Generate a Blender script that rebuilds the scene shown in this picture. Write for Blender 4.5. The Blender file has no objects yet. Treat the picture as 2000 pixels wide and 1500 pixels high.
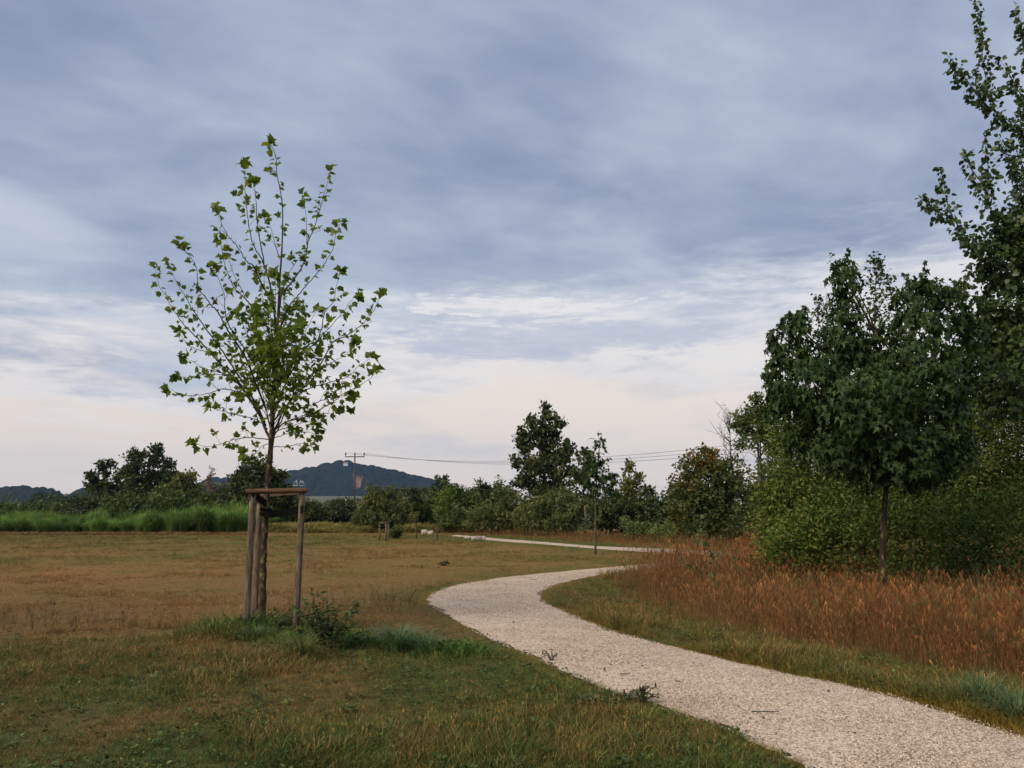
import bpy, math, random
import numpy as np
from mathutils import Matrix, Vector

random.seed(7)
rng = np.random.default_rng(11)
R = math.radians
scene = bpy.context.scene
col = scene.collection

# ------------------------------------------------------------------ camera
CAM_Z = 1.6
F = 1502.0                      # focal length in photo pixels (2000 wide)
PITCH = math.atan2(250.0, F)    # the horizon lies 250 px under the middle
cam_d = bpy.data.cameras.new('camera')
cam_d.sensor_width = 36.0
cam_d.lens = 36.0 * F / 2000.0
cam_d.clip_start = 0.05
cam_d.clip_end = 12000.0
cam = bpy.data.objects.new('camera', cam_d)
cam.location = (0, 0, CAM_Z)
cam.rotation_euler = (math.pi / 2 + PITCH, 0, 0)
col.objects.link(cam)
scene.camera = cam

# ------------------------------------------------------------------ view
scene.render.engine = 'CYCLES'
scene.cycles.use_denoising = True
scene.cycles.max_bounces = 6
scene.cycles.diffuse_bounces = 3
scene.cycles.glossy_bounces = 2
scene.cycles.transmission_bounces = 4
scene.cycles.volume_bounces = 0
scene.cycles.transparent_max_bounces = 8
scene.view_settings.view_transform = 'Standard'
scene.view_settings.look = 'None'
scene.view_settings.gamma = 1.0
scene.view_settings.exposure = 1.3
scene.view_settings.use_curve_mapping = False

SUN_AZ, SUN_EL = R(-130), R(40)

# ------------------------------------------------------------------ node helper
class NT:
    def __init__(s, tree):
        s.t = tree
    def node(s, typ, **kw):
        n = s.t.nodes.new(typ)
        for k, v in kw.items():
            setattr(n, k, v)
        return n
    def put(s, sock, v):
        if v is None:
            return
        if isinstance(v, bpy.types.NodeSocket):
            s.t.links.new(v, sock)
        else:
            sock.default_value = v
    def m(s, op, a, b=None, c=None, clamp=False):
        n = s.node('ShaderNodeMath', operation=op)
        n.use_clamp = clamp
        s.put(n.inputs[0], a); s.put(n.inputs[1], b); s.put(n.inputs[2], c)
        return n.outputs[0]
    def noise(s, vec, scale, detail=4, rough=0.5, dist=0.0):
        n = s.node('ShaderNodeTexNoise')
        s.put(n.inputs['Vector'], vec)
        n.inputs['Scale'].default_value = scale
        n.inputs['Detail'].default_value = detail
        n.inputs['Roughness'].default_value = rough
        n.inputs['Distortion'].default_value = dist
        return n.outputs['Fac']
    def ramp(s, fac, stops, interp='LINEAR'):
        n = s.node('ShaderNodeValToRGB')
        n.color_ramp.interpolation = interp
        e = n.color_ramp.elements
        while len(e) < len(stops):
            e.new(0.5)
        for i, (p, c) in enumerate(stops):
            e[i].position = p
            e[i].color = (c[0], c[1], c[2], 1) if not np.isscalar(c) else (c, c, c, 1)
        s.put(n.inputs[0], fac)
        return n.outputs[0]
    def mix(s, f, a, b, typ='MIX'):
        n = s.node('ShaderNodeMix', data_type='RGBA', blend_type=typ)
        s.put(n.inputs[0], f)
        s.put(n.inputs[6], a if not isinstance(a, tuple) else (*a, 1)[:4])
        s.put(n.inputs[7], b if not isinstance(b, tuple) else (*b, 1)[:4])
        return n.outputs[2]
    def smooth(s, v, lo, hi):
        n = s.node('ShaderNodeMapRange', interpolation_type='SMOOTHSTEP')
        s.put(n.inputs[0], v)
        n.inputs[1].default_value = lo; n.inputs[2].default_value = hi
        n.inputs[3].default_value = 0; n.inputs[4].default_value = 1
        return n.outputs[0]
    def xyz(s, x, y, z):
        n = s.node('ShaderNodeCombineXYZ')
        s.put(n.inputs[0], x); s.put(n.inputs[1], y); s.put(n.inputs[2], z)
        return n.outputs[0]

# ------------------------------------------------------------------ world: evening cloud deck over a pale clear strip
world = bpy.data.worlds.new('World')
scene.world = world
world.use_nodes = True
wt = world.node_tree
wt.nodes.clear()
w = NT(wt)
sky = w.node('ShaderNodeTexSky', sky_type='NISHITA')
sky.sun_disc = False
sky.sun_elevation = SUN_EL
sky.sun_rotation = SUN_AZ
tc = w.node('ShaderNodeTexCoord')
nrm = w.node('ShaderNodeVectorMath', operation='NORMALIZE')
w.put(nrm.inputs[0], tc.outputs['Generated'])
sp = w.node('ShaderNodeSeparateXYZ')
w.put(sp.inputs[0], nrm.outputs[0])
dx, dy, dz = sp.outputs
el = w.m('MULTIPLY', w.m('ARCSINE', dz), 180 / math.pi)
az = w.m('MULTIPLY', w.m('ARCTAN2', dx, dy), 180 / math.pi)
zz = w.m('ADD', w.m('MAXIMUM', dz, 0.0), 0.16)
ux, uy = w.m('DIVIDE', dx, zz), w.m('DIVIDE', dy, zz)
pv = w.xyz(w.m('MULTIPLY', w.m('ADD', w.m('MULTIPLY', ux, 0.92), w.m('MULTIPLY', uy, 0.38)), 0.75), w.m('MULTIPLY', w.m('SUBTRACT', w.m('MULTIPLY', uy, 0.92), w.m('MULTIPLY', ux, 0.38)), 1.15), 0.0)          # flat cloud layer overhead
pa = w.xyz(w.m('MULTIPLY', az, 0.035), w.m('MULTIPLY', el, 0.16), 3.7)   # for thin level streaks
nbig = w.noise(pv, 0.85, 4, 0.48, 0.35)
nmid = w.noise(pv, 2.3, 5, 0.55, 0.3)
nfine = w.noise(pv, 7.0, 6, 0.6, 0.2)
nstr = w.noise(pa, 1.0, 6, 0.58, 0.4)
nstr2 = w.noise(pa, 3.4, 6, 0.62, 0.3)
nstr3 = w.noise(pa, 9.0, 6, 0.66, 0.4)
# the clear air behind the clouds
elr = w.m('DIVIDE', el, 40.0, clamp=True)
clear = w.ramp(elr, [(0.0, (0.80, 0.715, 0.675)), (0.07, (0.83, 0.735, 0.68)), (0.16, (0.86, 0.755, 0.675)),
                     (0.245, (0.88, 0.785, 0.71)), (0.33, (0.79, 0.77, 0.765)), (0.45, (0.66, 0.70, 0.77)), (1.0, (0.48, 0.55, 0.70))])
skyb = w.node('ShaderNodeVectorMath', operation='SCALE')
w.put(skyb.inputs[0], sky.outputs[0]); skyb.inputs[3].default_value = 0.09
clear = w.mix(0.10, clear, skyb.outputs[0])
# high veil: soft bluish streaks low in the sky
veil = w.smooth(w.m('ADD', nstr, w.m('MULTIPLY', w.m('SUBTRACT', nstr2, 0.5), 0.5)), 0.46, 0.72)
clear = w.mix(w.m('MULTIPLY', veil, 0.62), clear, (0.52, 0.545, 0.62))
# the deck
shade = w.m('ADD', w.m('MULTIPLY', nbig, 1.0), w.m('ADD', w.m('MULTIPLY', nmid, 0.50), w.m('SUBTRACT', w.m('MULTIPLY', nfine, 0.14), 0.325)))
side = w.m('MULTIPLY', w.m('SUBTRACT', 1.0, w.smooth(el, 24, 44)), w.m('MULTIPLY', w.m('SINE', w.m('MULTIPLY', az, math.pi / 180)), 0.12))
lowl = w.m('MULTIPLY', w.m('SUBTRACT', 1.0, w.smooth(el, 13, 27)), 0.21)
shade = w.m('ADD', w.m('ADD', shade, side), lowl)
deck = w.ramp(shade, [(0.34, (0.215, 0.265, 0.40)), (0.46, (0.28, 0.335, 0.475)), (0.56, (0.365, 0.425, 0.555)),
                      (0.66, (0.465, 0.525, 0.64)), (0.80, (0.60, 0.63, 0.69))])
edge = w.m('ADD', w.m('MULTIPLY', w.m('SUBTRACT', nbig, 0.5), 13.0),
           w.m('ADD', w.m('MULTIPLY', w.m('SUBTRACT', nstr2, 0.5), 9.0), w.m('ADD', w.m('MULTIPLY', w.m('SUBTRACT', nstr, 0.5), 12.0), w.m('MULTIPLY', w.m('SUBTRACT', nstr3, 0.5), 7.0))))
elw = w.m('ADD', w.m('ADD', el, edge), w.m('MULTIPLY', w.m('SINE', w.m('MULTIPLY', az, math.pi / 180)), -5.0))
mask = w.smooth(elw, 9.2, 16.0)
fr = w.m('MULTIPLY', w.smooth(elw, 8.2, 10.6), w.m('SUBTRACT', 1.0, w.smooth(elw, 10.8, 13.5)))
clear = w.mix(w.m('MULTIPLY', fr, 0.55), clear, (0.82, 0.80, 0.80))
skyc = w.mix(mask, clear, deck)
# a grey bank of cloud hanging under the deck, ahead and to the right
bx = w.m('DIVIDE', w.m('SUBTRACT', az, 4.0), 13.5)
by = w.m('DIVIDE', w.m('SUBTRACT', el, w.m('ADD', 12.9, w.m('MULTIPLY', w.m('SUBTRACT', az, 4.0), 0.02))), 2.0)
bd = w.m('SUBTRACT', 1.0, w.m('ADD', w.m('MULTIPLY', bx, bx), w.m('MULTIPLY', by, by)))
bd = w.m('ADD', bd, w.m('ADD', w.m('MULTIPLY', w.m('SUBTRACT', nstr2, 0.5), 3.4), w.m('MULTIPLY', w.m('SUBTRACT', nstr3, 0.5), 3.2)))
gap = w.m('SUBTRACT', 1.0, w.m('ADD', w.m('POWER', w.m('DIVIDE', w.m('SUBTRACT', az, 1.5), 11.0), 2.0), w.m('POWER', w.m('DIVIDE', w.m('SUBTRACT', el, 15.3), 0.85), 2.0)))
gap = w.m('ADD', gap, w.m('ADD', w.m('MULTIPLY', w.m('SUBTRACT', nstr2, 0.5), 4.6), w.m('MULTIPLY', w.m('SUBTRACT', nstr3, 0.5), 5.0)))
skyc = w.mix(w.m('MULTIPLY', w.smooth(bd, 0.0, 0.9), 0.62), skyc, (0.475, 0.52, 0.63))
skyc = w.mix(w.m('MULTIPLY', w.smooth(gap, 0.1, 0.9), 0.85), skyc, (0.82, 0.80, 0.80))
# below the horizon: dull earth
skyc = w.mix(w.smooth(el, -2.0, -0.3), (0.10, 0.09, 0.07), skyc)
bg = w.node('ShaderNodeBackground')
w.put(bg.inputs[0], skyc)
bg.inputs[1].default_value = 0.43
wo = w.node('ShaderNodeOutputWorld')
wt.links.new(bg.outputs[0], wo.inputs[0])

# ------------------------------------------------------------------ soft evening sun through the clouds
sun_d = bpy.data.lights.new('sun', 'SUN')
sun_d.energy = 1.5
sun_d.angle = R(35)
sun_d.color = (1.0, 0.82, 0.64)
sun = bpy.data.objects.new('sun', sun_d)
sv = Vector((math.sin(SUN_AZ) * math.cos(SUN_EL), math.cos(SUN_AZ) * math.cos(SUN_EL), math.sin(SUN_EL)))
sun.rotation_euler = sv.to_track_quat('Z', 'Y').to_euler()
sun.location = sv * 50
col.objects.link(sun)

# ------------------------------------------------------------------ photogrammetry helpers
ct, st = math.cos(PITCH), math.sin(PITCH)
def ray(x, y):
    cx, cy = (x - 1000.0) / F, (750.0 - y) / F
    return (cx, ct - cy * st, st + cy * ct)
def P(x, y, Y):
    d = ray(x, y)
    k = Y / d[1]
    return np.array((d[0] * k, Y, CAM_Z + d[2] * k))
def G(x, y, z=0.0):
    d = ray(x, y)
    k = (z - CAM_Z) / d[2]
    return np.array((d[0] * k, d[1] * k, z))
def px(v, Y):
    return v * Y / F * 1.01

# ------------------------------------------------------------------ value noise for layout
_tab = np.random.default_rng(5).random((256, 256))
def vnoise(x, y):
    xi, yi = np.floor(x).astype(int), np.floor(y).astype(int)
    fx, fy = x - xi, y - yi
    fx = fx * fx * (3 - 2 * fx); fy = fy * fy * (3 - 2 * fy)
    a = _tab[xi & 255, yi & 255]; b = _tab[(xi + 1) & 255, yi & 255]
    c = _tab[xi & 255, (yi + 1) & 255]; d = _tab[(xi + 1) & 255, (yi + 1) & 255]
    return (a * (1 - fx) + b * fx) * (1 - fy) + (c * (1 - fx) + d * fx) * fy
def fbm(x, y, o=4):
    x = np.asarray(x, float); y = np.asarray(y, float)
    s, a, t = 0, 1.0, 0
    for i in range(o):
        s = s + a * vnoise(x * 2 ** i + 17.3 * i, y * 2 ** i + 9.1 * i); t += a; a *= 0.55
    return s / t
def sstep(v, lo, hi):
    t = np.clip((v - lo) / (hi - lo), 0, 1)
    return t * t * (3 - 2 * t)
def inpoly(x, y, poly):
    res = np.zeros(np.shape(x), bool)
    n = len(poly)
    for i in range(n):
        x0, y0 = poly[i][:2]; x1, y1 = poly[(i + 1) % n][:2]
        c = ((y0 > y) != (y1 > y)) & (x < (x1 - x0) * (y - y0) / (y1 - y0 + 1e-12) + x0)
        res ^= c
    return res

# ------------------------------------------------------------------ object helpers
def tag(o, label=None, cat=None, group=None, kind=None):
    if label: o['label'] = label
    if cat: o['category'] = cat
    if group: o['group'] = group
    if kind: o['kind'] = kind
    return o
def empty(name, loc, label, cat, group=None):
    o = bpy.data.objects.new(name, None)
    o.location = loc
    o.empty_display_size = 0.1
    col.objects.link(o)
    return tag(o, label, cat, group)
def link(name, me, parent=None, mats=None):
    o = bpy.data.objects.new(name, me)
    if mats is not None:
        for m_ in (mats if isinstance(mats, (list, tuple)) else [mats]):
            me.materials.append(m_)
    col.objects.link(o)
    if parent is not None:
        o.parent = parent
    return o
def mesh_np(name, verts, faces, tint=None, smooth=False, cols=None):
    verts = np.ascontiguousarray(verts, dtype=np.float32)
    faces = np.ascontiguousarray(faces, dtype=np.int32)
    me = bpy.data.meshes.new(name)
    nf, k = faces.shape
    me.vertices.add(len(verts)); me.vertices.foreach_set('co', verts.ravel())
    me.loops.add(nf * k); me.loops.foreach_set('vertex_index', faces.ravel())
    me.polygons.add(nf)
    me.polygons.foreach_set('loop_start', np.arange(0, nf * k, k, dtype=np.int32))
    me.polygons.foreach_set('loop_total', np.full(nf, k, dtype=np.int32))
    if smooth:
        me.polygons.foreach_set('use_smooth', np.ones(nf, dtype=bool))
    me.update(calc_edges=True)
    if tint is not None:
        a = me.attributes.new('tint', 'FLOAT', 'POINT')
        a.data.foreach_set('value', np.ascontiguousarray(tint, dtype=np.float32))
    if cols is not None:
        a = me.attributes.new('col', 'FLOAT_COLOR', 'POINT')
        c4 = np.ones((len(verts), 4), np.float32); c4[:, :3] = cols
        a.data.foreach_set('color', c4.ravel())
    return me

class MB:
    """collects quads / tris of tubes, boxes and sheets for one mesh"""
    def __init__(s):
        s.v, s.f, s.n = [], [], 0
    def add(s, v, f):
        s.v.append(np.asarray(v, float))
        s.f.extend([tuple(i + s.n for i in q) for q in f])
        s.n += len(v)
    def tube(s, pts, rad, sides=6, cap=True):
        pts = np.asarray(pts, float)
        n = len(pts)
        rad = np.broadcast_to(np.asarray(rad, float), (n,))
        tan = np.gradient(pts, axis=0)
        tan /= np.linalg.norm(tan, axis=1)[:, None] + 1e-9
        ref = np.array((0, 0, 1.0)) if abs(tan[0][2]) < 0.9 else np.array((1.0, 0, 0))
        u = np.cross(tan[0], ref); u /= np.linalg.norm(u)
        V = []
        for i in range(n):
            u = u - tan[i] * np.dot(u, tan[i]); u /= np.linalg.norm(u) + 1e-9
            v = np.cross(tan[i], u)
            for k in range(sides):
                a = 2 * math.pi * k / sides
                V.append(pts[i] + rad[i] * (math.cos(a) * u + math.sin(a) * v))
        Fq = []
        for i in range(n - 1):
            for k in range(sides):
                a, b = i * sides + k, i * sides + (k + 1) % sides
                Fq.append((a, b, b + sides, a + sides))
        if cap:
            Fq.append(tuple(range(sides))[::-1]); Fq.append(tuple(range((n - 1) * sides, n * sides)))
        s.add(V, Fq)
    def box(s, c, size, rot=None):
        h = np.array(size) / 2
        V = np.array([(x, y, z) for x in (-1, 1) for y in (-1, 1) for z in (-1, 1)], float) * h
        if rot is not None:
            V = V @ np.array(rot).T
        s.add(V + np.array(c), [(0, 1, 3, 2), (4, 6, 7, 5), (0, 4, 5, 1), (2, 3, 7, 6), (0, 2, 6, 4), (1, 5, 7, 3)])
    def build(s, name, mat, parent=None, origin=(0, 0, 0), smooth=True):
        me = bpy.data.meshes.new(name)
        V = np.concatenate(s.v) - np.array(origin)
        me.from_pydata(V.tolist(), [], s.f)
        if smooth:
            me.polygons.foreach_set('use_smooth', np.ones(len(me.polygons), dtype=bool))
        me.update()
        return link(name, me, parent, mat)

def smoothline(pts, n=6):
    """Catmull-Rom through the points"""
    p = np.asarray(pts, float)
    if len(p) < 3:
        t = np.linspace(0, 1, n + 1)[:, None]
        return p[0] * (1 - t) + p[-1] * t
    q = np.vstack([2 * p[0] - p[1], p, 2 * p[-1] - p[-2]])
    out = []
    for i in range(1, len(q) - 2):
        for t in np.linspace(0, 1, n, endpoint=False):
            a, b, c, d = q[i - 1], q[i], q[i + 1], q[i + 2]
            out.append(0.5 * ((2 * b) + (c - a) * t + (2 * a - 5 * b + 4 * c - d) * t * t + (3 * b - a - 3 * c + d) * t ** 3))
    out.append(p[-1])
    return np.array(out)

def unit(v):
    return v / (np.linalg.norm(v, axis=-1, keepdims=True) + 1e-9)
def frames(tip, nor):
    """rotation matrices (N,3,3): columns = side, tip, normal"""
    tip = unit(tip)
    nor = unit(nor - tip * np.sum(nor * tip, axis=1, keepdims=True))
    side = np.cross(tip, nor)
    return np.stack([side, tip, nor], axis=2)
def cloud(base, faces, pos, rot, scl, tint):
    """copies of one leaf baked to arrays"""
    base = np.asarray(base, float); faces = np.asarray(faces)
    n, k = len(pos), len(base)
    V = np.einsum('nij,kj->nki', rot, base) * np.asarray(scl)[:, None, None] + pos[:, None, :]
    Fq = faces[None] + (np.arange(n) * k)[:, None, None]
    return V.reshape(-1, 3), Fq.reshape(-1, faces.shape[1]), np.repeat(tint, k)

# ------------------------------------------------------------------ leaves
def outline_leaf(half, centre=0.38, fold=0.22, droop=0.22, curl=0.0):
    pts = [np.array(p) for p in half]
    full = pts + [np.array((-p[0], p[1])) for p in pts[-2:0:-1]]
    V = [(0.0, centre, -0.02)]
    for p in full:
        V.append((p[0], p[1], fold * abs(p[0]) - droop * max(p[1], 0) ** 2 - curl * p[0] ** 2))
    n = len(full)
    return np.array(V), np.array([(0, 1 + i, 1 + (i + 1) % n) for i in range(n)])
PLANE_LEAF = outline_leaf([(0, 0), (0.20, -0.04), (0.50, 0.02), (0.36, 0.20), (0.66, 0.44), (0.34, 0.46), (0.25, 0.64), (0, 1.0)], fold=0.42, droop=0.4)
PLANE_B = outline_leaf([(0, 0), (0.20, -0.04), (0.42, 0.05), (0.34, 0.22), (0.55, 0.40), (0.34, 0.50), (0.22, 0.66), (0, 0.9)], fold=0.95, droop=0.2)
PLANE_C = outline_leaf([(0, 0), (0.24, 0.0), (0.52, 0.10), (0.44, 0.28), (0.60, 0.52), (0.36, 0.56), (0.26, 0.70), (0, 0.95)], fold=-0.35, droop=0.7)
MAPLE_B = outline_leaf([(0, 0), (0.14, -0.02), (0.36, -0.06), (0.26, 0.16), (0.50, 0.36), (0.24, 0.42), (0.17, 0.60), (0, 0.95)], fold=0.8, droop=0.5)
MAPLE_LEAF = outline_leaf([(0, 0), (0.14, -0.04), (0.46, -0.10), (0.28, 0.16), (0.64, 0.42), (0.24, 0.40), (0.17, 0.62), (0, 1.06)], fold=0.30, droop=0.35)
ROUND_LEAF = outline_leaf([(0, 0), (0.30, 0.06), (0.44, 0.34), (0.28, 0.68), (0, 1.0)], fold=0.15, droop=0.12)
OVAL_LEAF = (np.array([(0, 0, 0), (0.24, 0.4, 0.06), (0, 1, -0.12), (-0.24, 0.4, 0.06)]), np.array([(0, 1, 2), (0, 2, 3)]))
NARROW_LEAF = (np.array([(0, 0, 0), (0.13, 0.4, 0.04), (0, 1, -0.16), (-0.13, 0.4, 0.04)]), np.array([(0, 1, 2), (0, 2, 3)]))
def spray(nl=5, narrow=False):
    """a small twig end of several leaves, for trees further away"""
    V, Fq = [], []
    r = random.Random(nl + narrow * 10)
    for i in range(nl):
        a = r.uniform(0, 6.28); e = r.uniform(-0.5, 0.8)
        t = np.array([[math.cos(a) * math.cos(e), math.sin(a) * math.cos(e), math.sin(e)]])
        nn = np.array([[r.uniform(-.6, .6), r.uniform(-.6, .6), 1.0]])
        b = NARROW_LEAF if narrow else OVAL_LEAF
        Rm = frames(t, nn)[0]
        c = np.array((r.uniform(-.35, .35), r.uniform(-.35, .35), r.uniform(-.3, .3)))
        V.append((b[0] * np.array((1.5, 1, 1)) * r.uniform(.45, .7)) @ Rm.T + c)
        Fq.append(b[1] + 4 * i)
    return np.concatenate(V), np.concatenate(Fq)
SPRAY = spray(5)
SPRAYN = spray(6, True)

def leaf_mat(name, c1, c2, c3=None, trans=0.30, rough=0.5, spec=0.25):
    m = bpy.data.materials.new(name); m.use_nodes = True
    t = m.node_tree; t.nodes.clear(); n = NT(t)
    at = n.node('ShaderNodeAttribute', attribute_name='tint')
    geo = n.node('ShaderNodeNewGeometry')
    nz = n.noise(geo.outputs['Position'], 2.6, 3, 0.6)
    f = n.m('ADD', at.outputs['Fac'], n.m('MULTIPLY', n.m('SUBTRACT', nz, 0.5), 0.5), clamp=True)
    c = n.ramp(f, [(0.0, c1), (0.62, c2), (1.0, c3 or c2)])
    b = n.node('ShaderNodeBsdfPrincipled')
    n.put(b.inputs['Base Color'], c)
    b.inputs['Roughness'].default_value = rough
    b.inputs['Specular IOR Level'].default_value = spec
    tr = n.node('ShaderNodeBsdfTranslucent')
    n.put(tr.inputs['Color'], n.mix(1.0, c, (1.0, 1.05, 0.6), 'MULTIPLY'))
    mx = n.node('ShaderNodeMixShader'); mx.inputs[0].default_value = trans
    t.links.new(b.outputs[0], mx.inputs[1]); t.links.new(tr.outputs[0], mx.inputs[2])
    o = n.node('ShaderNodeOutputMaterial'); t.links.new(mx.outputs[0], o.inputs[0])
    return m
def blade_mat(name, trans=0.25, rough=0.6):
    """grass: colour comes with each tuft"""
    m = bpy.data.materials.new(name); m.use_nodes = True
    t = m.node_tree; t.nodes.clear(); n = NT(t)
    at = n.node('ShaderNodeAttribute', attribute_name='col', attribute_type='INSTANCER')
    v = n.node('ShaderNodeAttribute', attribute_name='tint')
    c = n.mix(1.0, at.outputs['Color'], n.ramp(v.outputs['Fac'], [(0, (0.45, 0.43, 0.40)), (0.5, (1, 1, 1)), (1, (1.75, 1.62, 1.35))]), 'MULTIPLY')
    b = n.node('ShaderNodeBsdfPrincipled')
    n.put(b.inputs['Base Color'], c)
    b.inputs['Roughness'].default_value = rough
    b.inputs['Specular IOR Level'].default_value = 0.2
    tr = n.node('ShaderNodeBsdfTranslucent'); n.put(tr.inputs['Color'], c)
    mx = n.node('ShaderNodeMixShader'); mx.inputs[0].default_value = trans
    t.links.new(b.outputs[0], mx.inputs[1]); t.links.new(tr.outputs[0], mx.inputs[2])
    o = n.node('ShaderNodeOutputMaterial'); t.links.new(mx.outputs[0], o.inputs[0])
    return m
def solid_mat(name, stops, scale=6.0, rough=0.85, stretch=(1, 1, 1), bump=0.3, detail=6, bscale=None, spec=0.2):
    m = bpy.data.materials.new(name); m.use_nodes = True
    t = m.node_tree; t.nodes.clear(); n = NT(t)
    tcx = n.node('ShaderNodeTexCoord')
    mp = n.node('ShaderNodeMapping'); mp.inputs['Scale'].default_value = stretch
    n.put(mp.inputs[0], tcx.outputs['Object'])
    f = n.noise(mp.outputs[0], scale, detail, 0.62, 0.3)
    b = n.node('ShaderNodeBsdfPrincipled')
    n.put(b.inputs['Base Color'], n.ramp(f, stops))
    b.inputs['Roughness'].default_value = rough
    b.inputs['Specular IOR Level'].default_value = spec
    if bump:
        bp = n.node('ShaderNodeBump'); bp.inputs['Strength'].default_value = bump; bp.inputs['Distance'].default_value = 0.02
        n.put(bp.inputs['Height'], n.noise(mp.outputs[0], bscale or scale * 3, 5, 0.6))
        n.put(b.inputs['Normal'], bp.outputs[0])
    o = n.node('ShaderNodeOutputMaterial'); t.links.new(b.outputs[0], o.inputs[0])
    return m

M_bark_dark = solid_mat('bark_dark', [(0.3, (0.035, 0.028, 0.022)), (0.7, (0.10, 0.085, 0.065))], 9, stretch=(3, 3, 0.6), bump=0.6)
M_bark_grey = solid_mat('bark_grey', [(0.3, (0.035, 0.028, 0.02)), (0.7, (0.12, 0.10, 0.072))], 9, stretch=(2, 2, 1.4), bump=0.5)
M_bark_birch = solid_mat('bark_birch', [(0.3, (0.06, 0.055, 0.05)), (0.5, (0.35, 0.33, 0.29)), (0.8, (0.5, 0.48, 0.43))], 7, stretch=(1, 1, 3), bump=0.2)
M_bark_lichen = solid_mat('bark_lichen', [(0.42, (0.026, 0.018, 0.012)), (0.53, (0.055, 0.040, 0.022)), (0.60, (0.16, 0.125, 0.045)), (0.72, (0.22, 0.18, 0.085))], 9, stretch=(2, 2, 0.9), bump=0.8)
M_twig = solid_mat('twig_bark', [(0.3, (0.022, 0.019, 0.015)), (0.7, (0.06, 0.05, 0.036))], 20, bump=0.2)
M_stake = solid_mat('weathered_round_wood', [(0.34, (0.048, 0.035, 0.024)), (0.50, (0.135, 0.105, 0.072)), (0.68, (0.25, 0.20, 0.145))], 11, stretch=(4, 4, 0.35), bump=0.9)
M_rail = solid_mat('orange_brown_half_round_wood', [(0.3, (0.060, 0.033, 0.018)), (0.7, (0.155, 0.085, 0.045))], 7, stretch=(0.7, 5, 5), bump=0.3)
M_strap = solid_mat('black_webbing', [(0.3, (0.004, 0.004, 0.005)), (0.7, (0.010, 0.010, 0.011))], 40, bump=0.2, rough=0.9, spec=0.05)
M_ribbon = solid_mat('pale_ribbon', [(0.3, (0.22, 0.27, 0.32)), (0.7, (0.34, 0.39, 0.44))], 30, bump=0, rough=0.5)

# ------------------------------------------------------------------ the gravel path: edges measured on the ground
PAIRS = [((2120, 1790), (2620, 1700)), ((1850, 1640), (2300, 1560)), ((1590, 1500), (2000, 1440)), ((1420, 1422), (1790, 1374)), ((1290, 1383), (1640, 1338)),
         ((1160, 1335), (1455, 1300)), ((1060, 1290), (1300, 1262)), ((960, 1248), (1192, 1233)), ((885, 1206), (1112, 1200)), ((843, 1179), (1066, 1180)),
         ((850, 1160), (1050, 1163)), ((900, 1142), (1073, 1147)), ((1000, 1127), (1120, 1133)), ((1120, 1115), (1190, 1121)), ((1230, 1105), (1270, 1112)),
         ((1320, 1096), (1360, 1105)), ((1372, 1090), (1450, 1098)), ((1385, 1086.5), (1490, 1086)), ((1345, 1083), (1430, 1077)), ((1250, 1078), (1310, 1072.5)),
         ((1150, 1071), (1168, 1067)), ((1050, 1062.5), (1058, 1058.5)), ((985, 1058), (998, 1053.8)), ((950, 1055), (966, 1051.5)), ((915, 1050.5), (930, 1048)), ((880, 1047), (895, 1045.2))]
LE = smoothline([G(*a) for a, b in PAIRS], 14)
RE = smoothline([G(*b) for a, b in PAIRS], 14)
CE = (LE + RE) / 2
HW = np.linalg.norm(LE - RE, axis=1) / 2
def path_dist(x, y):
    """signed distance to the path edge (negative on the path)"""
    x = np.asarray(x, float).ravel(); y = np.asarray(y, float).ravel()
    out = np.empty(len(x))
    # distance to each quad of the strip, by densely sampled points across it
    S = np.concatenate([LE * (1 - t) + RE * t for t in (0.0, 1.0)])[:, :2]
    C = np.concatenate([LE * (1 - t) + RE * t for t in (0.2, 0.4, 0.6, 0.8)])[:, :2]
    poly = np.vstack([LE, RE[::-1]])
    for i in range(0, len(x), 8000):
        xx, yy = x[i:i + 8000], y[i:i + 8000]
        d = np.sqrt(np.min((xx[:, None] - S[None, :, 0]) ** 2 + (yy[:, None] - S[None, :, 1]) ** 2, axis=1))
        ins = inpoly(xx, yy, poly)
        out[i:i + 8000] = np.where(ins, -d, d)
    return out

# ------------------------------------------------------------------ zones of the meadow
TREE_Y = G(510, 1226)[1]
TALL = [G(*p) for p in [(2500, 1420), (2150, 1365), (1990, 1338), (1850, 1312), (1700, 1286), (1560, 1262), (1430, 1238), (1320, 1212), (1230, 1178), (1195, 1150), (1205, 1130), (1250, 1119), (1330, 1110), (1440, 1104), (1560, 1105), (1700, 1110), (2000, 1120), (2500, 1130)]]
TALL2 = [G(*p) for p in [(1360, 1093), (1470, 1100), (1700, 1100), (1700, 1060), (1450, 1058), (1460, 1074), (1330, 1080)]]
TALL3 = [G(*p) for p in [(870, 1040.5), (980, 1050), (1010, 1052), (1180, 1064), (1320, 1071), (1430, 1075), (1500, 1076), (1500, 1052), (1200, 1042), (1000, 1035), (880, 1033)]]
LUSH = [(G(515, 1238), 1.0, 0.55), (G(640, 1258), 0.72, 0.5), (G(780, 1262), 0.6, 0.28), (G(880, 1275), 0.45, 0.3)]
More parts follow.
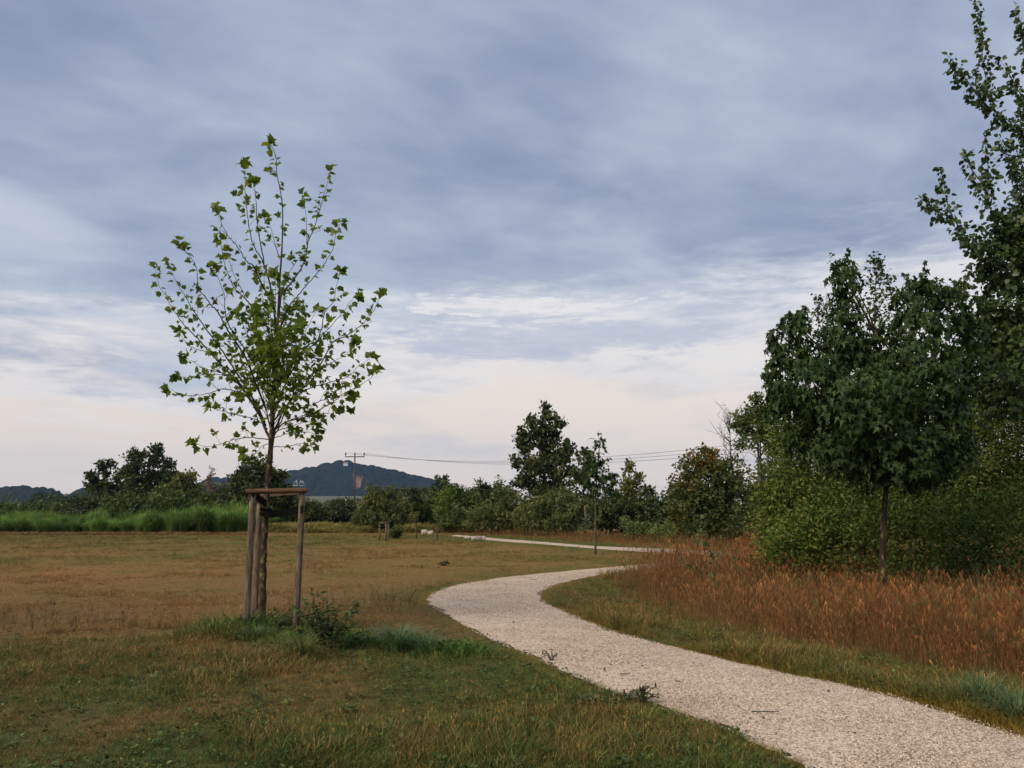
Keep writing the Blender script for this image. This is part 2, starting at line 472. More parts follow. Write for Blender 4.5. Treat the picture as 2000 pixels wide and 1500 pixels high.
def zones(x, y):
    """greenness, and lush growth, of the mown meadow"""
    d = y
    n1 = fbm(x * 0.30 + 3, y * 0.16 + 8, 4)
    n2 = fbm(x * 1.1 + 30, y * 0.8 + 4, 4)
    n3 = fbm(x * 3.1, y * 2.6, 3)
    g = 0.30 + 0.0 * d
    g = np.where(d < 10.8, 0.52, g)
    g = 0.66 * (1 - sstep(d, 8.6, 11.0)) + 0.20 * sstep(d, 8.6, 11.0)
    g = g + 0.22 * (1 - sstep(d, 5.2, 6.6)) + 0.16 * sstep(d, 19, 26) + 0.20 * sstep(d, 33, 44) - 0.25 * sstep(d, 52, 56)
    am = 1 - 0.38 * sstep(d, 9, 13)
    g = g + ((n1 - 0.5) * 0.75 + (n2 - 0.5) * 0.85 + (n3 - 0.5) * 0.4) * am
    pdv = path_dist(x, y).reshape(np.shape(x))
    ve = np.exp(-np.clip(pdv, 0, None) / (0.45 + 0.02 * d))
    right = (x > np.interp(y, CE[:180, 1], CE[:180, 0]))
    g = g + ve * 0.38
    lush = np.zeros(np.shape(x))
    for c, rx, ry in LUSH:
        q = ((x - c[0]) / rx) ** 2 + ((y - c[1]) / ry) ** 2
        lush = np.maximum(lush, np.exp(-q * 0.9))
    lush = lush * (0.6 + 0.8 * n2)
    near = inpoly(x, y, [G(*p) for p in [(2500, 1700), (1990, 1445), (1640, 1340), (1300, 1262), (1110, 1200), (1060, 1165), (1120, 1135), (1260, 1112), (1340, 1200), (1600, 1260), (2000, 1330), (2500, 1400)]])
    g = np.where(near, np.maximum(g, 0.62 + (n2 - 0.5) * 0.5 + (n3 - 0.5) * 0.3), g)
    return np.clip(g, 0, 1), np.clip(lush, 0, 1), pdv, near
C_DRY = np.array((0.262, 0.150, 0.064)); C_MID = np.array((0.210, 0.148, 0.055)); C_OLI = np.array((0.118, 0.120, 0.032)); C_GRN = np.array((0.070, 0.122, 0.028))
C_MOSS = np.array((0.215, 0.140, 0.028))
def moss(x, y, pdv):
    return np.exp(-(np.clip(pdv, 0, None) / 0.22) ** 2) * sstep(fbm(x * 0.9 + 51, y * 0.9, 3), 0.30, 0.52) * 0.9
def zone_col(g, lush):
    t = np.clip(g, 0, 1)[..., None]
    c = np.where(t < 0.35, C_DRY + (C_MID - C_DRY) * (t / 0.35), np.where(t < 0.65, C_MID + (C_OLI - C_MID) * ((t - 0.35) / 0.3), C_OLI + (C_GRN - C_OLI) * ((t - 0.65) / 0.35)))
    return c * (1 - lush[..., None]) + np.array((0.070, 0.150, 0.032)) * lush[..., None]

# ------------------------------------------------------------------ ground: one sheet out to the horizon
def ground_height(x, y, pdv):
    h = (fbm(x * 0.8, y * 0.8, 3) - 0.5) * 0.07 + (fbm(x * 2.9 + 5, y * 2.9, 3) - 0.5) * 0.045
    return h * sstep(pdv, 0.05, 0.6) * (1 - sstep(y, 30, 60)) + 0.0
ys = np.concatenate([[-3200, -800, -200, -60, -15, -3, 1.5], np.arange(3.0, 16, 0.11), np.geomspace(16, 70, 170), np.geomspace(72, 3400, 60)])
xs = np.concatenate([-np.geomspace(3300, 48, 45), np.linspace(-46, -12, 110), np.arange(-11.8, 12.0, 0.12), np.linspace(12.2, 40, 90), np.geomspace(42, 3300, 45)])
XX, YY = np.meshgrid(xs, ys)
g_, l_, pd_, _n = zones(XX, YY)
ZZ = ground_height(XX, YY, pd_)
gc = zone_col(g_, l_)
ms_ = moss(XX, YY, pd_)[..., None]
gc = gc * (1 - ms_) + C_MOSS * ms_
soil = (1 - sstep(YY, 9, 24))[..., None] * 0.55 * (1 - ms_)      # bare soil and thatch between the blades shows close by
gc = gc * (1 - soil) + (np.array((0.075, 0.055, 0.034)) + 0.25 * gc) * soil
far = sstep(YY, 75, 160)[..., None]
gc = gc * (1 - far) + np.array((0.11, 0.12, 0.045)) * far
ny, nx = XX.shape
ii = (np.arange(ny - 1)[:, None] * nx + np.arange(nx - 1)[None]).ravel()
gf = np.stack([ii, ii + 1, ii + nx + 1, ii + nx], 1)
gme = mesh_np('ground', np.stack([XX, YY, ZZ], -1).reshape(-1, 3), gf, smooth=True, cols=gc.reshape(-1, 3))
m = bpy.data.materials.new('meadow_turf'); m.use_nodes = True
t = m.node_tree; t.nodes.clear(); n = NT(t)
at = n.node('ShaderNodeAttribute', attribute_name='col')
geo = n.node('ShaderNodeNewGeometry')
f1 = n.noise(geo.outputs['Position'], 9.0, 6, 0.7)
f2 = n.noise(geo.outputs['Position'], 55.0, 4, 0.7)
c = n.mix(1.0, at.outputs['Color'], n.ramp(f1, [(0.3, (0.60, 0.56, 0.52)), (0.5, (0.95, 0.93, 0.9)), (0.72, (1.3, 1.25, 1.15))]), 'MULTIPLY')
c = n.mix(1.0, c, n.ramp(f2, [(0.3, (0.6, 0.6, 0.6)), (0.7, (1.3, 1.3, 1.3))]), 'MULTIPLY')
b = n.node('ShaderNodeBsdfPrincipled'); n.put(b.inputs['Base Color'], c); b.inputs['Roughness'].default_value = 0.95; b.inputs['Specular IOR Level'].default_value = 0.05
bp = n.node('ShaderNodeBump'); bp.inputs['Strength'].default_value = 0.7; bp.inputs['Distance'].default_value = 0.05
n.put(bp.inputs['Height'], n.m('ADD', f1, n.m('MULTIPLY', f2, 0.5))); n.put(b.inputs['Normal'], bp.outputs[0])
o = n.node('ShaderNodeOutputMaterial'); t.links.new(b.outputs[0], o.inputs[0])
ground = link('ground', gme, None, m)
tag(ground, 'dry brown and olive meadow stretching to the hills', 'ground', kind='structure')

# ------------------------------------------------------------------ path sheet
NC = 9
def fine(E, step=0.07):
    s = np.concatenate([[0], np.cumsum(np.linalg.norm(np.diff(E, axis=0), axis=1))])
    return s
sL = fine(CE)
ns = np.concatenate([np.arange(0, 22, 0.07), np.arange(22, sL[-1], 0.2)])
Lf = np.stack([np.interp(ns, sL, LE[:, k]) for k in range(3)], 1)
Rf = np.stack([np.interp(ns, sL, RE[:, k]) for k in range(3)], 1)
dirn = unit(Rf - Lf)
jl = (fbm(ns * 1.3, ns * 0 + 3, 3) - 0.5) * 0.22 + (fbm(ns * 6.0, ns * 0 + 9, 3) - 0.5) * 0.14
jr = (fbm(ns * 1.3, ns * 0 + 43, 3) - 0.5) * 0.16 + (fbm(ns * 6.0, ns * 0 + 19, 3) - 0.5) * 0.12
Lf = Lf + dirn * jl[:, None]; Rf = Rf + dirn * jr[:, None]
pv_ = []
for k in range(NC):
    tt = k / (NC - 1)
    q = Lf * (1 - tt) + Rf * tt
    q[:, 2] = 0.008 + 0.03 * (1 - (2 * tt - 1) ** 2) + (fbm(q[:, 0] * 1.5, q[:, 1] * 1.5, 3) - 0.5) * 0.012 * (0 < k < NC - 1)
    pv_.append(q)
pv_ = np.stack(pv_, 1)
npn = len(ns)
ii = (np.arange(npn - 1)[:, None] * NC + np.arange(NC - 1)[None]).ravel()
pme = mesh_np('path', pv_.reshape(-1, 3), np.stack([ii, ii + 1, ii + NC + 1, ii + NC], 1), smooth=True)
m = bpy.data.materials.new('pale_gravel'); m.use_nodes = True
t = m.node_tree; t.nodes.clear(); n = NT(t)
geo = n.node('ShaderNodeNewGeometry')
vo = n.node('ShaderNodeTexVoronoi'); n.put(vo.inputs['Vector'], geo.outputs['Position']); vo.inputs['Scale'].default_value = 58.0
vs = n.node('ShaderNodeSeparateColor'); n.put(vs.inputs[0], vo.outputs['Color'])
c = n.ramp(vs.outputs[0], [(0.0, (0.22, 0.175, 0.13)), (0.25, (0.42, 0.345, 0.265)), (0.7, (0.575, 0.482, 0.378)), (1.0, (0.69, 0.605, 0.49))])
big = n.noise(geo.outputs['Position'], 1.1, 5, 0.6)
c = n.mix(1.0, c, n.ramp(big, [(0.3, (0.80, 0.76, 0.72)), (0.5, (0.98, 0.96, 0.94)), (0.7, (1.10, 1.09, 1.07))]), 'MULTIPLY')
b = n.node('ShaderNodeBsdfPrincipled'); n.put(b.inputs['Base Color'], c); b.inputs['Roughness'].default_value = 0.9; b.inputs['Specular IOR Level'].default_value = 0.15
bp = n.node('ShaderNodeBump'); bp.inputs['Strength'].default_value = 0.8; bp.inputs['Distance'].default_value = 0.012
n.put(bp.inputs['Height'], n.m('SUBTRACT', 1.0, vo.outputs['Distance'])); n.put(b.inputs['Normal'], bp.outputs[0])
o = n.node('ShaderNodeOutputMaterial'); t.links.new(b.outputs[0], o.inputs[0])
M_gravel = m
path = link('path', pme, None, m)
tag(path, 'pale gravel footpath curving through the meadow', 'path', kind='structure')

# ------------------------------------------------------------------ instanced ground cover ("stuff")
def tuft(name, nb, h, spread, width, lean, mat, seed, segs=2, stalk=0, head=0.0):
    r = np.random.default_rng(seed)
    V, Fq, T = [], [], []
    for i in range(nb):
        a = r.uniform(0, 2 * math.pi)
        rad = spread * math.sqrt(r.random())
        base = np.array((rad * math.cos(a), rad * math.sin(a), 0))
        b2 = a + r.normal(0, 0.9)
        hh = h * r.uniform(0.45, 1.1)
        ln = lean * hh * r.uniform(0.2, 1.3)
        dirv = np.array((math.cos(b2), math.sin(b2), 0))
        sidev = np.array((-dirv[1], dirv[0], 0))
        aa = r.uniform(0, math.pi); sidev = sidev * math.cos(aa) * 0.6 + np.array((math.cos(aa * 3), math.sin(aa * 3), 0)) * 0.6
        wv = width * r.uniform(0.6, 1.3)
        n0 = len(V); tv = r.random()
        for k in range(segs):
            u = k / segs
            p = base + dirv * ln * u ** 1.8 + np.array((0, 0, hh * (u - 0.18 * lean * u * u)))
            ww = wv * (1 - 0.65 * u)
            V += [p - sidev * ww / 2, p + sidev * ww / 2]; T += [tv, tv]
        V.append(base + dirv * ln + np.array((0, 0, hh * (1 - 0.18 * lean)))); T.append(tv)
        for k in range(segs - 1):
            a0 = n0 + 2 * k
            Fq += [(a0, a0 + 1, a0 + 3), (a0, a0 + 3, a0 + 2)]
        Fq.append((n0 + 2 * segs - 2, n0 + 2 * segs - 1, n0 + 2 * segs))
        if head and r.random() < 0.7:   # a loose seed head
            tip = V[-1]
            for q in range(3):
                d0 = np.array((r.normal(0, .25), r.normal(0, .25), -1.0)); o_ = sidev * head * 0.05
                n1 = len(V)
                st_ = tip + np.array((0, 0, 0.01)) - d0 * 0
                V += [st_ - o_, st_ + o_, st_ + d0 * head * r.uniform(.5, 1)]
                T += [min(1, tv + .3)] * 3
                Fq.append((n1, n1 + 1, n1 + 2))
    me = mesh_np(name, np.array(V), np.array(Fq), tint=np.array(T))
    me.materials.append(mat)
    return bpy.data.objects.new(name, me)

def fountain(name, nb, h, reach, width, mat, seed, segs=6, core=0.2, dark=0.5, hang=1.0):
    """a clump of arching blades, tips hanging over"""
    r = np.random.default_rng(seed)
    V, Fq, T = [], [], []
    for i in range(nb):
        a = r.uniform(0, 2 * math.pi); dv = np.array((math.cos(a), math.sin(a), 0)); sd = np.array((-dv[1], dv[0], 0))
        sd = sd * .8 + dv * r.normal(0, .3)
        b0 = dv * core * r.random() + r.normal(0, core * .3, 3) * np.array((1, 1, 0))
        q = r.random() ** .7; rc = reach * (.15 + .95 * q); hh = h * r.uniform(.72, 1.08) * (1 - .28 * q)
        dr = r.uniform(.45, .95) * (.35 + q) * hang
        n0 = len(V); tv = r.random()
        for k in range(segs + 1):
            u = k / segs
            p = b0 + dv * rc * u ** 2.0 + np.array((0, 0, hh * (1.35 * u - .35 * u * u) - dr * hh * .5 * max(0, u - .45) ** 2 * 2))
            ww = width * (1 - u ** 2.5) * .5 + .001
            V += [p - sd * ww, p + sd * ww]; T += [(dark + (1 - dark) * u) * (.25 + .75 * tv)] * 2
        for k in range(segs):
            a0 = n0 + 2 * k
            Fq += [(a0, a0 + 1, a0 + 3), (a0, a0 + 3, a0 + 2)]
    me = mesh_np(name, np.array(V), np.array(Fq), tint=np.array(T)); me.materials.append(mat)
    return bpy.data.objects.new(name, me)

def scatter(name, label, pts, rotz, scl, cols, idx, templates, tilt=0.15, cat=None):
    cl = bpy.data.collections.new(name + '_kinds')
    for i, tt in enumerate(templates):
        tt.name = '%s_kind_%02d' % (name, i)
        cl.objects.link(tt)
    me = bpy.data.meshes.new(name)
    N = len(pts)
    me.vertices.add(N); me.vertices.foreach_set('co', np.ascontiguousarray(pts, dtype=np.float32).ravel())
    a = me.attributes.new('rot', 'FLOAT_VECTOR', 'POINT')
    rt = np.stack([rng.normal(0, tilt, N), rng.normal(0, tilt, N) , rotz], 1).astype(np.float32)
    a.data.foreach_set('vector', rt.ravel())
    a = me.attributes.new('scl', 'FLOAT', 'POINT'); a.data.foreach_set('value', np.asarray(scl, np.float32))
    a = me.attributes.new('idx', 'INT', 'POINT'); a.data.foreach_set('value', np.asarray(idx, np.int32))
    a = me.attributes.new('col', 'FLOAT_COLOR', 'POINT')
    c4 = np.ones((N, 4), np.float32); c4[:, :3] = cols
    a.data.foreach_set('color', c4.ravel())
    o = link(name, me)
    gt = bpy.data.node_groups.new(name, 'GeometryNodeTree')
    gt.interface.new_socket('Geometry', in_out='INPUT', socket_type='NodeSocketGeometry')
    gt.interface.new_socket('Geometry', in_out='OUTPUT', socket_type='NodeSocketGeometry')
    gi = gt.nodes.new('NodeGroupInput'); go = gt.nodes.new('NodeGroupOutput')
    ci = gt.nodes.new('GeometryNodeCollectionInfo'); ci.inputs[0].default_value = cl
    ci.inputs[1].default_value = True; ci.inputs[2].default_value = True
    ip = gt.nodes.new('GeometryNodeInstanceOnPoints'); ip.inputs['Pick Instance'].default_value = True
    def na(nm, ty):
        q = gt.nodes.new('GeometryNodeInputNamedAttribute'); q.data_type = ty; q.inputs[0].default_value = nm
        return q.outputs[0]
    er = gt.nodes.new('FunctionNodeEulerToRotation')
    L = gt.links.new
    L(gi.outputs[0], ip.inputs['Points']); L(ci.outputs[0], ip.inputs['Instance'])
    L(na('idx', 'INT'), ip.inputs['Instance Index'])
    L(na('rot', 'FLOAT_VECTOR'), er.inputs[0]); L(er.outputs[0], ip.inputs['Rotation'])
    L(na('scl', 'FLOAT'), ip.inputs['Scale'])
    L(ip.outputs[0], go.inputs[0])
    md = o.modifiers.new('scatter', 'NODES'); md.node_group = gt
    return tag(o, label, cat, kind='stuff')

M_blade = blade_mat('grass_blades')
M_stalk = blade_mat('dry_stalks', 0.2, 0.7)
def ring_points(n, y0, y1, power=1.0, half=0.85, xlim=None):
    """random ground points, thinning out with distance"""
    u = rng.random(n)
    if power == 1.0:
        yy = np.exp(np.log(y0) + u * (np.log(y1) - np.log(y0)))
    else:
        k = 1 - power + 1
        yy = (y0 ** k + u * (y1 ** k - y0 ** k)) ** (1 / k)
    xx = (rng.random(n) * 2 - 1) * (yy * half + 0.6)
    return xx, yy

# mown meadow grass
gx, gy = ring_points(98000, 3.6, 62, 1.55)
gxn, gyn = ring_points(80000, 3.4, 14, 1.4)
gx, gy = np.concatenate([gx, gxn]), np.concatenate([gy, gyn])
g, lush, pdv, near = zones(gx, gy)
tall = inpoly(gx, gy, TALL) | inpoly(gx, gy, TALL2)
keep = (pdv > rng.normal(0.02, 0.045, len(gx))) & (rng.random(len(gx)) < np.where(tall, 0.35, 1.0))
bare = fbm(gx * 0.9 + 70, gy * 0.9 + 20, 3)
keep &= ~((bare > 0.70) & (gy < 11) & (rng.random(len(gx)) < 0.85))
gx, gy, g, lush, pdv, near = [q[keep] for q in (gx, gy, g, lush, pdv, near)]
N = len(gx)
gj = np.clip(g + rng.normal(0, 0.17, N), 0, 1)
straw = (rng.random(N) < 0.09) & (lush < 0.5)
gj = np.where(straw, 0.12, gj)
cc = zone_col(gj, lush) * rng.uniform(0.6, 1.45, N)[:, None]
cc[straw] *= np.array((1.2, 1.2, 1.1))
ms_ = moss(gx, gy, pdv)[:, None]; cc = cc * (1 - ms_) + C_MOSS * ms_ * rng.uniform(.7, 1.3, (N, 1))
patch = fbm(gx * 0.7 + 11, gy * 0.7 + 5, 3)
sc = (0.55 + 0.9 * sstep(patch, 0.4, 0.75)) * (0.85 + 0.045 * np.clip(gy - 6, 0, 40)) * rng.uniform(0.7, 1.3, N)
sc = np.where((gy > 9.5) & (lush < 0.3) & ~near, sc * 0.62, sc)
sc = sc * (1 + lush * 1.5) * np.where(near, 1.5, 1.0)
sc = sc * (0.5 + 0.5 * sstep(pdv, 0.0, 0.45))
idx = rng.integers(0, 6, N); idx = np.where(straw & (rng.random(N) < 0.5), 6 + rng.integers(0, 2, N), idx)
gz = ground_height(gx, gy, pdv) - 0.005
tl = [tuft('k', 18, 0.085, 0.07, 0.0062, 0.8, M_blade, i, 2) for i in range(3)] + \
     [tuft('k', 22, 0.060, 0.09, 0.0066, 1.2, M_blade, 10 + i, 2) for i in range(3)] + \
     [tuft('k', 7, 0.17, 0.06, 0.0030, 0.5, M_blade, 20 + i, 2, head=0.03) for i in range(2)]
scatter('meadow_grass', 'short mixed green and straw-coloured grass covering the meadow', np.stack([gx, gy, gz], 1), rng.uniform(0, 6.28, N), sc, cc, idx, tl, cat='grass')

# small broad-leaved herbs in the near turf
hx, hy = ring_points(9000, 3.8, 14, 1.2)
g, lush, pdv, near = zones(hx, hy)
keep = (pdv > 0.08) & (rng.random(len(hx)) < np.clip(g * 1.3 - 0.35 + lush, 0.0, 1)) & ~inpoly(hx, hy, TALL)
hx, hy, g, lush, pdv = hx[keep], hy[keep], g[keep], lush[keep], pdv[keep]
def herb(seed, nl=12, L=0.021):
    r = np.random.default_rng(seed)
    a = r.uniform(0, 6.28, nl); e = r.uniform(0.1, 0.9, nl)
    tip = np.stack([np.cos(a) * np.cos(e), np.sin(a) * np.cos(e), np.sin(e)], 1)
    nor = np.tile((0, 0, 1.0), (nl, 1)) + r.normal(0, .3, (nl, 3))
    pos = tip * r.uniform(0.0, 0.05, (nl, 1)); pos[:, 2] = np.abs(pos[:, 2]) + r.uniform(0, .03, nl)
    V, Fq, T = cloud(ROUND_LEAF[0] * np.array((.8, 1, 1)), ROUND_LEAF[1], pos, frames(tip, nor), r.uniform(.6, 1.3, nl) * L, r.random(nl))
    me = mesh_np('k', V, Fq, tint=T); me.materials.append(M_blade)
    return bpy.data.objects.new('k', me)
N = len(hx)
cc = np.array((0.045, 0.088, 0.026)) * rng.uniform(0.6, 1.5, (N, 1)) + rng.uniform(0, .02, (N, 1)) * np.array((1.2, .6, 0))
scatter('turf_herbs', 'low broad-leaved green herbs between the grass', np.stack([hx, hy, ground_height(hx, hy, pdv)], 1), rng.uniform(0, 6.28, N), rng.uniform(.6, 1.5, N) * (1 + lush), cc, rng.integers(0, 4, N), [herb(i) for i in range(4)], cat='herbs')

# tall red-brown grass
def in_tall(n, poly, y0, y1, half=0.95):
    x, y = ring_points(n, y0, y1, 1.0, half)
    k = inpoly(x, y, poly)
    return x[k], y[k]
tx, ty = in_tall(21000, TALL, 5.5, 24)
k2x, k2y = in_tall(5200, TALL2, 22, 44)
k3x, k3y = in_tall(24000, TALL3, 28, 74)
edge_d = np.min(np.hypot(tx[:, None] - smoothline(TALL[:12], 6)[None, :, 0], ty[:, None] - smoothline(TALL[:12], 6)[None, :, 1]), axis=1)
s1 = (0.42 + 0.58 * sstep(edge_d, 0, 1.0)) * rng.uniform(0.75, 1.15, len(tx)) * (0.78 + 0.5 * fbm(tx * .6, ty * .6, 3)) * np.where(tx > 3.0, 1.0, 0.85) * (.86 + .26 * sstep(ty, 13, 18))
s2 = rng.uniform(0.75, 1.1, len(k2x)); s3 = rng.uniform(0.45, 0.78, len(k3x))
ax_, ay_ = np.concatenate([tx, k2x, k3x]), np.concatenate([ty, k2y, k3y])
ss = np.concatenate([s1, s2, s3])
kp = path_dist(ax_, ay_) > 0.12
ax_, ay_, ss = ax_[kp], ay_[kp], ss[kp]
N = len(ax_)
f_ = fbm(ax_ * 0.8 + 2, ay_ * 0.8, 3)[:, None]
cc = (np.array((0.150, 0.058, 0.021)) * (1 - f_) + np.array((0.228, 0.120, 0.050)) * f_) * rng.uniform(0.5, 1.45, (N, 1))
cc = np.where((rng.random(N) < 0.18)[:, None], np.array((0.095, 0.11, 0.04)), cc)
tl = [tuft('k', 17, 0.80, 0.15, 0.0068, 0.55, M_stalk, 40 + i, 3, head=0.12) for i in range(4)] + [tuft('k', 16, 0.62, 0.12, 0.007, 1.0, M_stalk, 50 + i, 3, head=0.08) for i in range(2)]
scatter('tall_red_grass', 'tall red-brown dried grass right of the path and along the far hedge', np.stack([ax_, ay_, np.zeros(N)], 1), rng.uniform(0, 6.28, N), ss, cc, rng.integers(0, 6, N), tl, tilt=0.16, cat='grass')

# dried flower stalks in the meadow left of the path
wx, wy = ring_points(2300, 6.5, 15, 1.0)
patch = fbm(wx * 0.55 + 40, wy * 0.55 + 7, 3)
g, lush, pdv, near = zones(wx, wy)
cl_ = G(110, 1225)
k = (patch > 0.45) & (np.hypot((wx - cl_[0]) / 2.4, (wy - cl_[1]) / 0.9) < 1)
cen = G(665, 1190)
k |= (np.hypot((wx - cen[0]) / 1.5, (wy - cen[1]) / 1.6) < 1) & (pdv > .2) & (rng.random(len(wx)) < .8)
wx, wy = wx[k], wy[k]; N = len(wx)
def weed(seed):
    r = np.random.default_rng(seed)
    V, Fq, T = [], [], []
    for i in range(5):
        a = r.uniform(0, 6.28); top = np.array((math.cos(a) * .07, math.sin(a) * .07, r.uniform(.14, .30)))
        s_ = np.array((math.sin(a), -math.cos(a), 0)) * .0022
        n0 = len(V); V += [-s_, s_, top + s_, top - s_]; T += [.3] * 4
        Fq += [(n0, n0 + 1, n0 + 2), (n0, n0 + 2, n0 + 3)]
        for q in range(5):
            d0 = r.normal(0, 1, 3); d0 /= np.linalg.norm(d0); e0 = np.cross(d0, (0.3, .2, .9)); c0 = top + r.normal(0, .008, 3)
            n0 = len(V); V += [c0 - e0 * .007, c0 + e0 * .007, c0 + d0 * .02]; T += [0.0] * 3
            Fq.append((n0, n0 + 1, n0 + 2))
    me = mesh_np('k', np.array(V), np.array(Fq), tint=np.array(T)); me.materials.append(M_stalk)
    return bpy.data.objects.new('k', me)
cc = np.array((0.12, 0.075, 0.038)) * rng.uniform(.6, 1.6, (N, 1)) + (rng.random((N, 1)) < .3) * np.array((0, .04, 0))
scatter('dried_flower_stalks', 'thin brown dried flower stalks standing in the meadow', np.stack([wx, wy, np.zeros(N)], 1), rng.uniform(0, 6.28, N), rng.uniform(.6, 1.2, N), cc, rng.integers(0, 4, N), [weed(i) for i in range(4)], cat='weeds')

# loose stones on the path
q = rng.random((46000, 2))
sidx = (q[:, 0] ** 1.7 * 21.5)
tt = np.clip(q[:, 1] * 1.06 - 0.03, -0.05, 1.05)[:, None]
Lp = np.stack([np.interp(sidx, sL, LE[:, k]) for k in range(3)], 1); Rp = np.stack([np.interp(sidx, sL, RE[:, k]) for k in range(3)], 1)
sp_ = Lp * (1 - tt) + Rp * tt
sp_[:, 2] = 0.009 + 0.03 * np.clip(1 - (2 * tt[:, 0] - 1) ** 2, 0, 1)
def pebble(seed):
    r = np.random.default_rng(seed)
    V = np.array([(0, 0, 1), (0, 0, -1), (1, 0, 0), (-.5, .87, 0), (-.5, -.87, 0), (.6, .5, .5), (-.6, .1, .6)], float)
    V = unit(V + r.normal(0, .2, V.shape)) * np.array((1, .75, .5)) * r.uniform(.8, 1.1, (7, 1))
    from itertools import combinations
    Fq = [(0, 5, 6), (0, 2, 5), (5, 2, 3), (5, 3, 6), (6, 3, 4), (0, 6, 4), (0, 4, 2), (1, 3, 2), (1, 4, 3), (1, 2, 4)]
    me = mesh_np('k', V * 0.010, np.array(Fq), tint=np.full(7, .5)); me.materials.append(M_blade2)
    return bpy.data.objects.new('k', me)
M_blade2 = blade_mat('gravel_stone', 0.0, 0.9)
N = len(sp_)
cc = np.array((0.54, 0.453, 0.355)) * rng.uniform(0.4, 1.35, (N, 1))
scatter('path_gravel', 'loose pale gravel stones lying on the path', sp_, rng.uniform(0, 6.28, N), rng.uniform(.55, 1.35, N), cc, rng.integers(0, 4, N), [pebble(i) for i in range(4)], tilt=.5, cat='gravel')

# a few fallen leaves and dark crumbs
q = rng.random((260, 2)); sidx = q[:, 0] ** 1.4 * 20; tt = np.where(rng.random(260) < .6, q[:, 1] ** 2 * .4, q[:, 1])[:, None]
Lp = np.stack([np.interp(sidx, sL, LE[:, k]) for k in range(3)], 1); Rp = np.stack([np.interp(sidx, sL, RE[:, k]) for k in range(3)], 1)
fl = Lp * (1 - tt) + Rp * tt; fl[:, 2] = 0.016 + 0.03 * np.clip(1 - (2 * tt[:, 0] - 1) ** 2, 0, 1)
lm = mesh_np('k', ROUND_LEAF[0] * .03, ROUND_LEAF[1], tint=np.full(len(ROUND_LEAF[0]), .5)); lm.materials.append(M_stalk)
lm2 = mesh_np('k', OVAL_LEAF[0] * .045, OVAL_LEAF[1], tint=np.full(4, .3)); lm2.materials.append(M_stalk)
scatter('fallen_leaves', 'scattered small dry brown leaves on the gravel', fl, rng.uniform(0, 6.28, 260), rng.uniform(.4, 1.1, 260), np.array((0.12, 0.075, 0.04)) * rng.uniform(.5, 1.6, (260, 1)), rng.integers(0, 2, 260), [bpy.data.objects.new('k', lm), bpy.data.objects.new('k', lm2)], tilt=.4, cat='leaves')

# tall green reed bed at the far left
mx_, my_ = np.meshgrid(np.arange(-53, -18.5, 1.9), np.arange(58.0, 73, 2.1))
mx_ = mx_ + rng.uniform(-.5, .5, mx_.shape); my_ = my_ + rng.uniform(-.6, .6, my_.shape)
mx_, my_ = mx_.ravel(), my_.ravel()
k = mx_ < -20.0 - (my_ - 57) * 0.12
mx_, my_ = mx_[k], my_[k]
mh = (0.78 + 0.44 * sstep(mx_, -29, -25) - 0.30 * sstep(mx_, -22.6, -20.2) + 0.014 * (my_ - 57)) * rng.uniform(.66, 1.16, len(mx_))
mc = rng.uniform(.5, 1.55, len(mx_))
q = np.repeat(np.arange(len(mx_)), 2)
rx = mx_[q] + rng.normal(0, .25, len(q)); ry = my_[q] + rng.normal(0, .25, len(q)); N = len(q)
cc = np.array((0.135, 0.235, 0.045)) * (mc[q] * rng.uniform(.7, 1.3, N))[:, None]
low = rng.random(N) < 0.03
cc[low] = np.array((0.17, 0.13, 0.045))
bump_h = mh[q] * (1 - 0.35 * np.clip(np.hypot(rx - mx_[q], ry - my_[q]), 0, 1) ** 1.3)
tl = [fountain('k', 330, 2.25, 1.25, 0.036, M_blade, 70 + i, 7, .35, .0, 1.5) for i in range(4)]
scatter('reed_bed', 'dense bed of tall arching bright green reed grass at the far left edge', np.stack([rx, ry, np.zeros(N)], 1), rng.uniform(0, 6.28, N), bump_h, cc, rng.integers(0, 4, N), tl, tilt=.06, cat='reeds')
# rusty fringe in front of the reeds and yellow-green rough beyond the meadow
fx = -52 + rng.random(2600) * 34; fy = 54.2 + rng.random(2600) ** .6 * 4.0
gx2 = -21 + rng.random(3800) * 22; gy2 = 60 + 14 * rng.random(3800)
ax_, ay_ = np.concatenate([fx, gx2]), np.concatenate([fy, gy2])
N = len(ax_)
isf = np.arange(N) < 2600
mound = fbm(ax_ * 0.5 + 9, ay_ * 0.35, 3)
cc = np.where(isf[:, None], np.array((0.22, 0.15, 0.06)), np.array((0.205, 0.19, 0.05)) * (0.5 + mound[:, None])) * rng.uniform(.7, 1.25, (N, 1))
sc = np.where(isf, rng.uniform(.15, .6, N), (0.6 + 1.1 * sstep(mound, .4, .7)) * rng.uniform(.8, 1.15, N))
scatter('rough_grass', 'yellow-green and rusty rough grass at the far edge of the meadow', np.stack([ax_, ay_, np.zeros(N)], 1), rng.uniform(0, 6.28, N), sc, cc, rng.integers(0, 3, N), [fountain('k', 34, 0.50, 0.42, 0.03, M_blade, 80 + i, 4, .2) for i in range(3)], cat='grass')

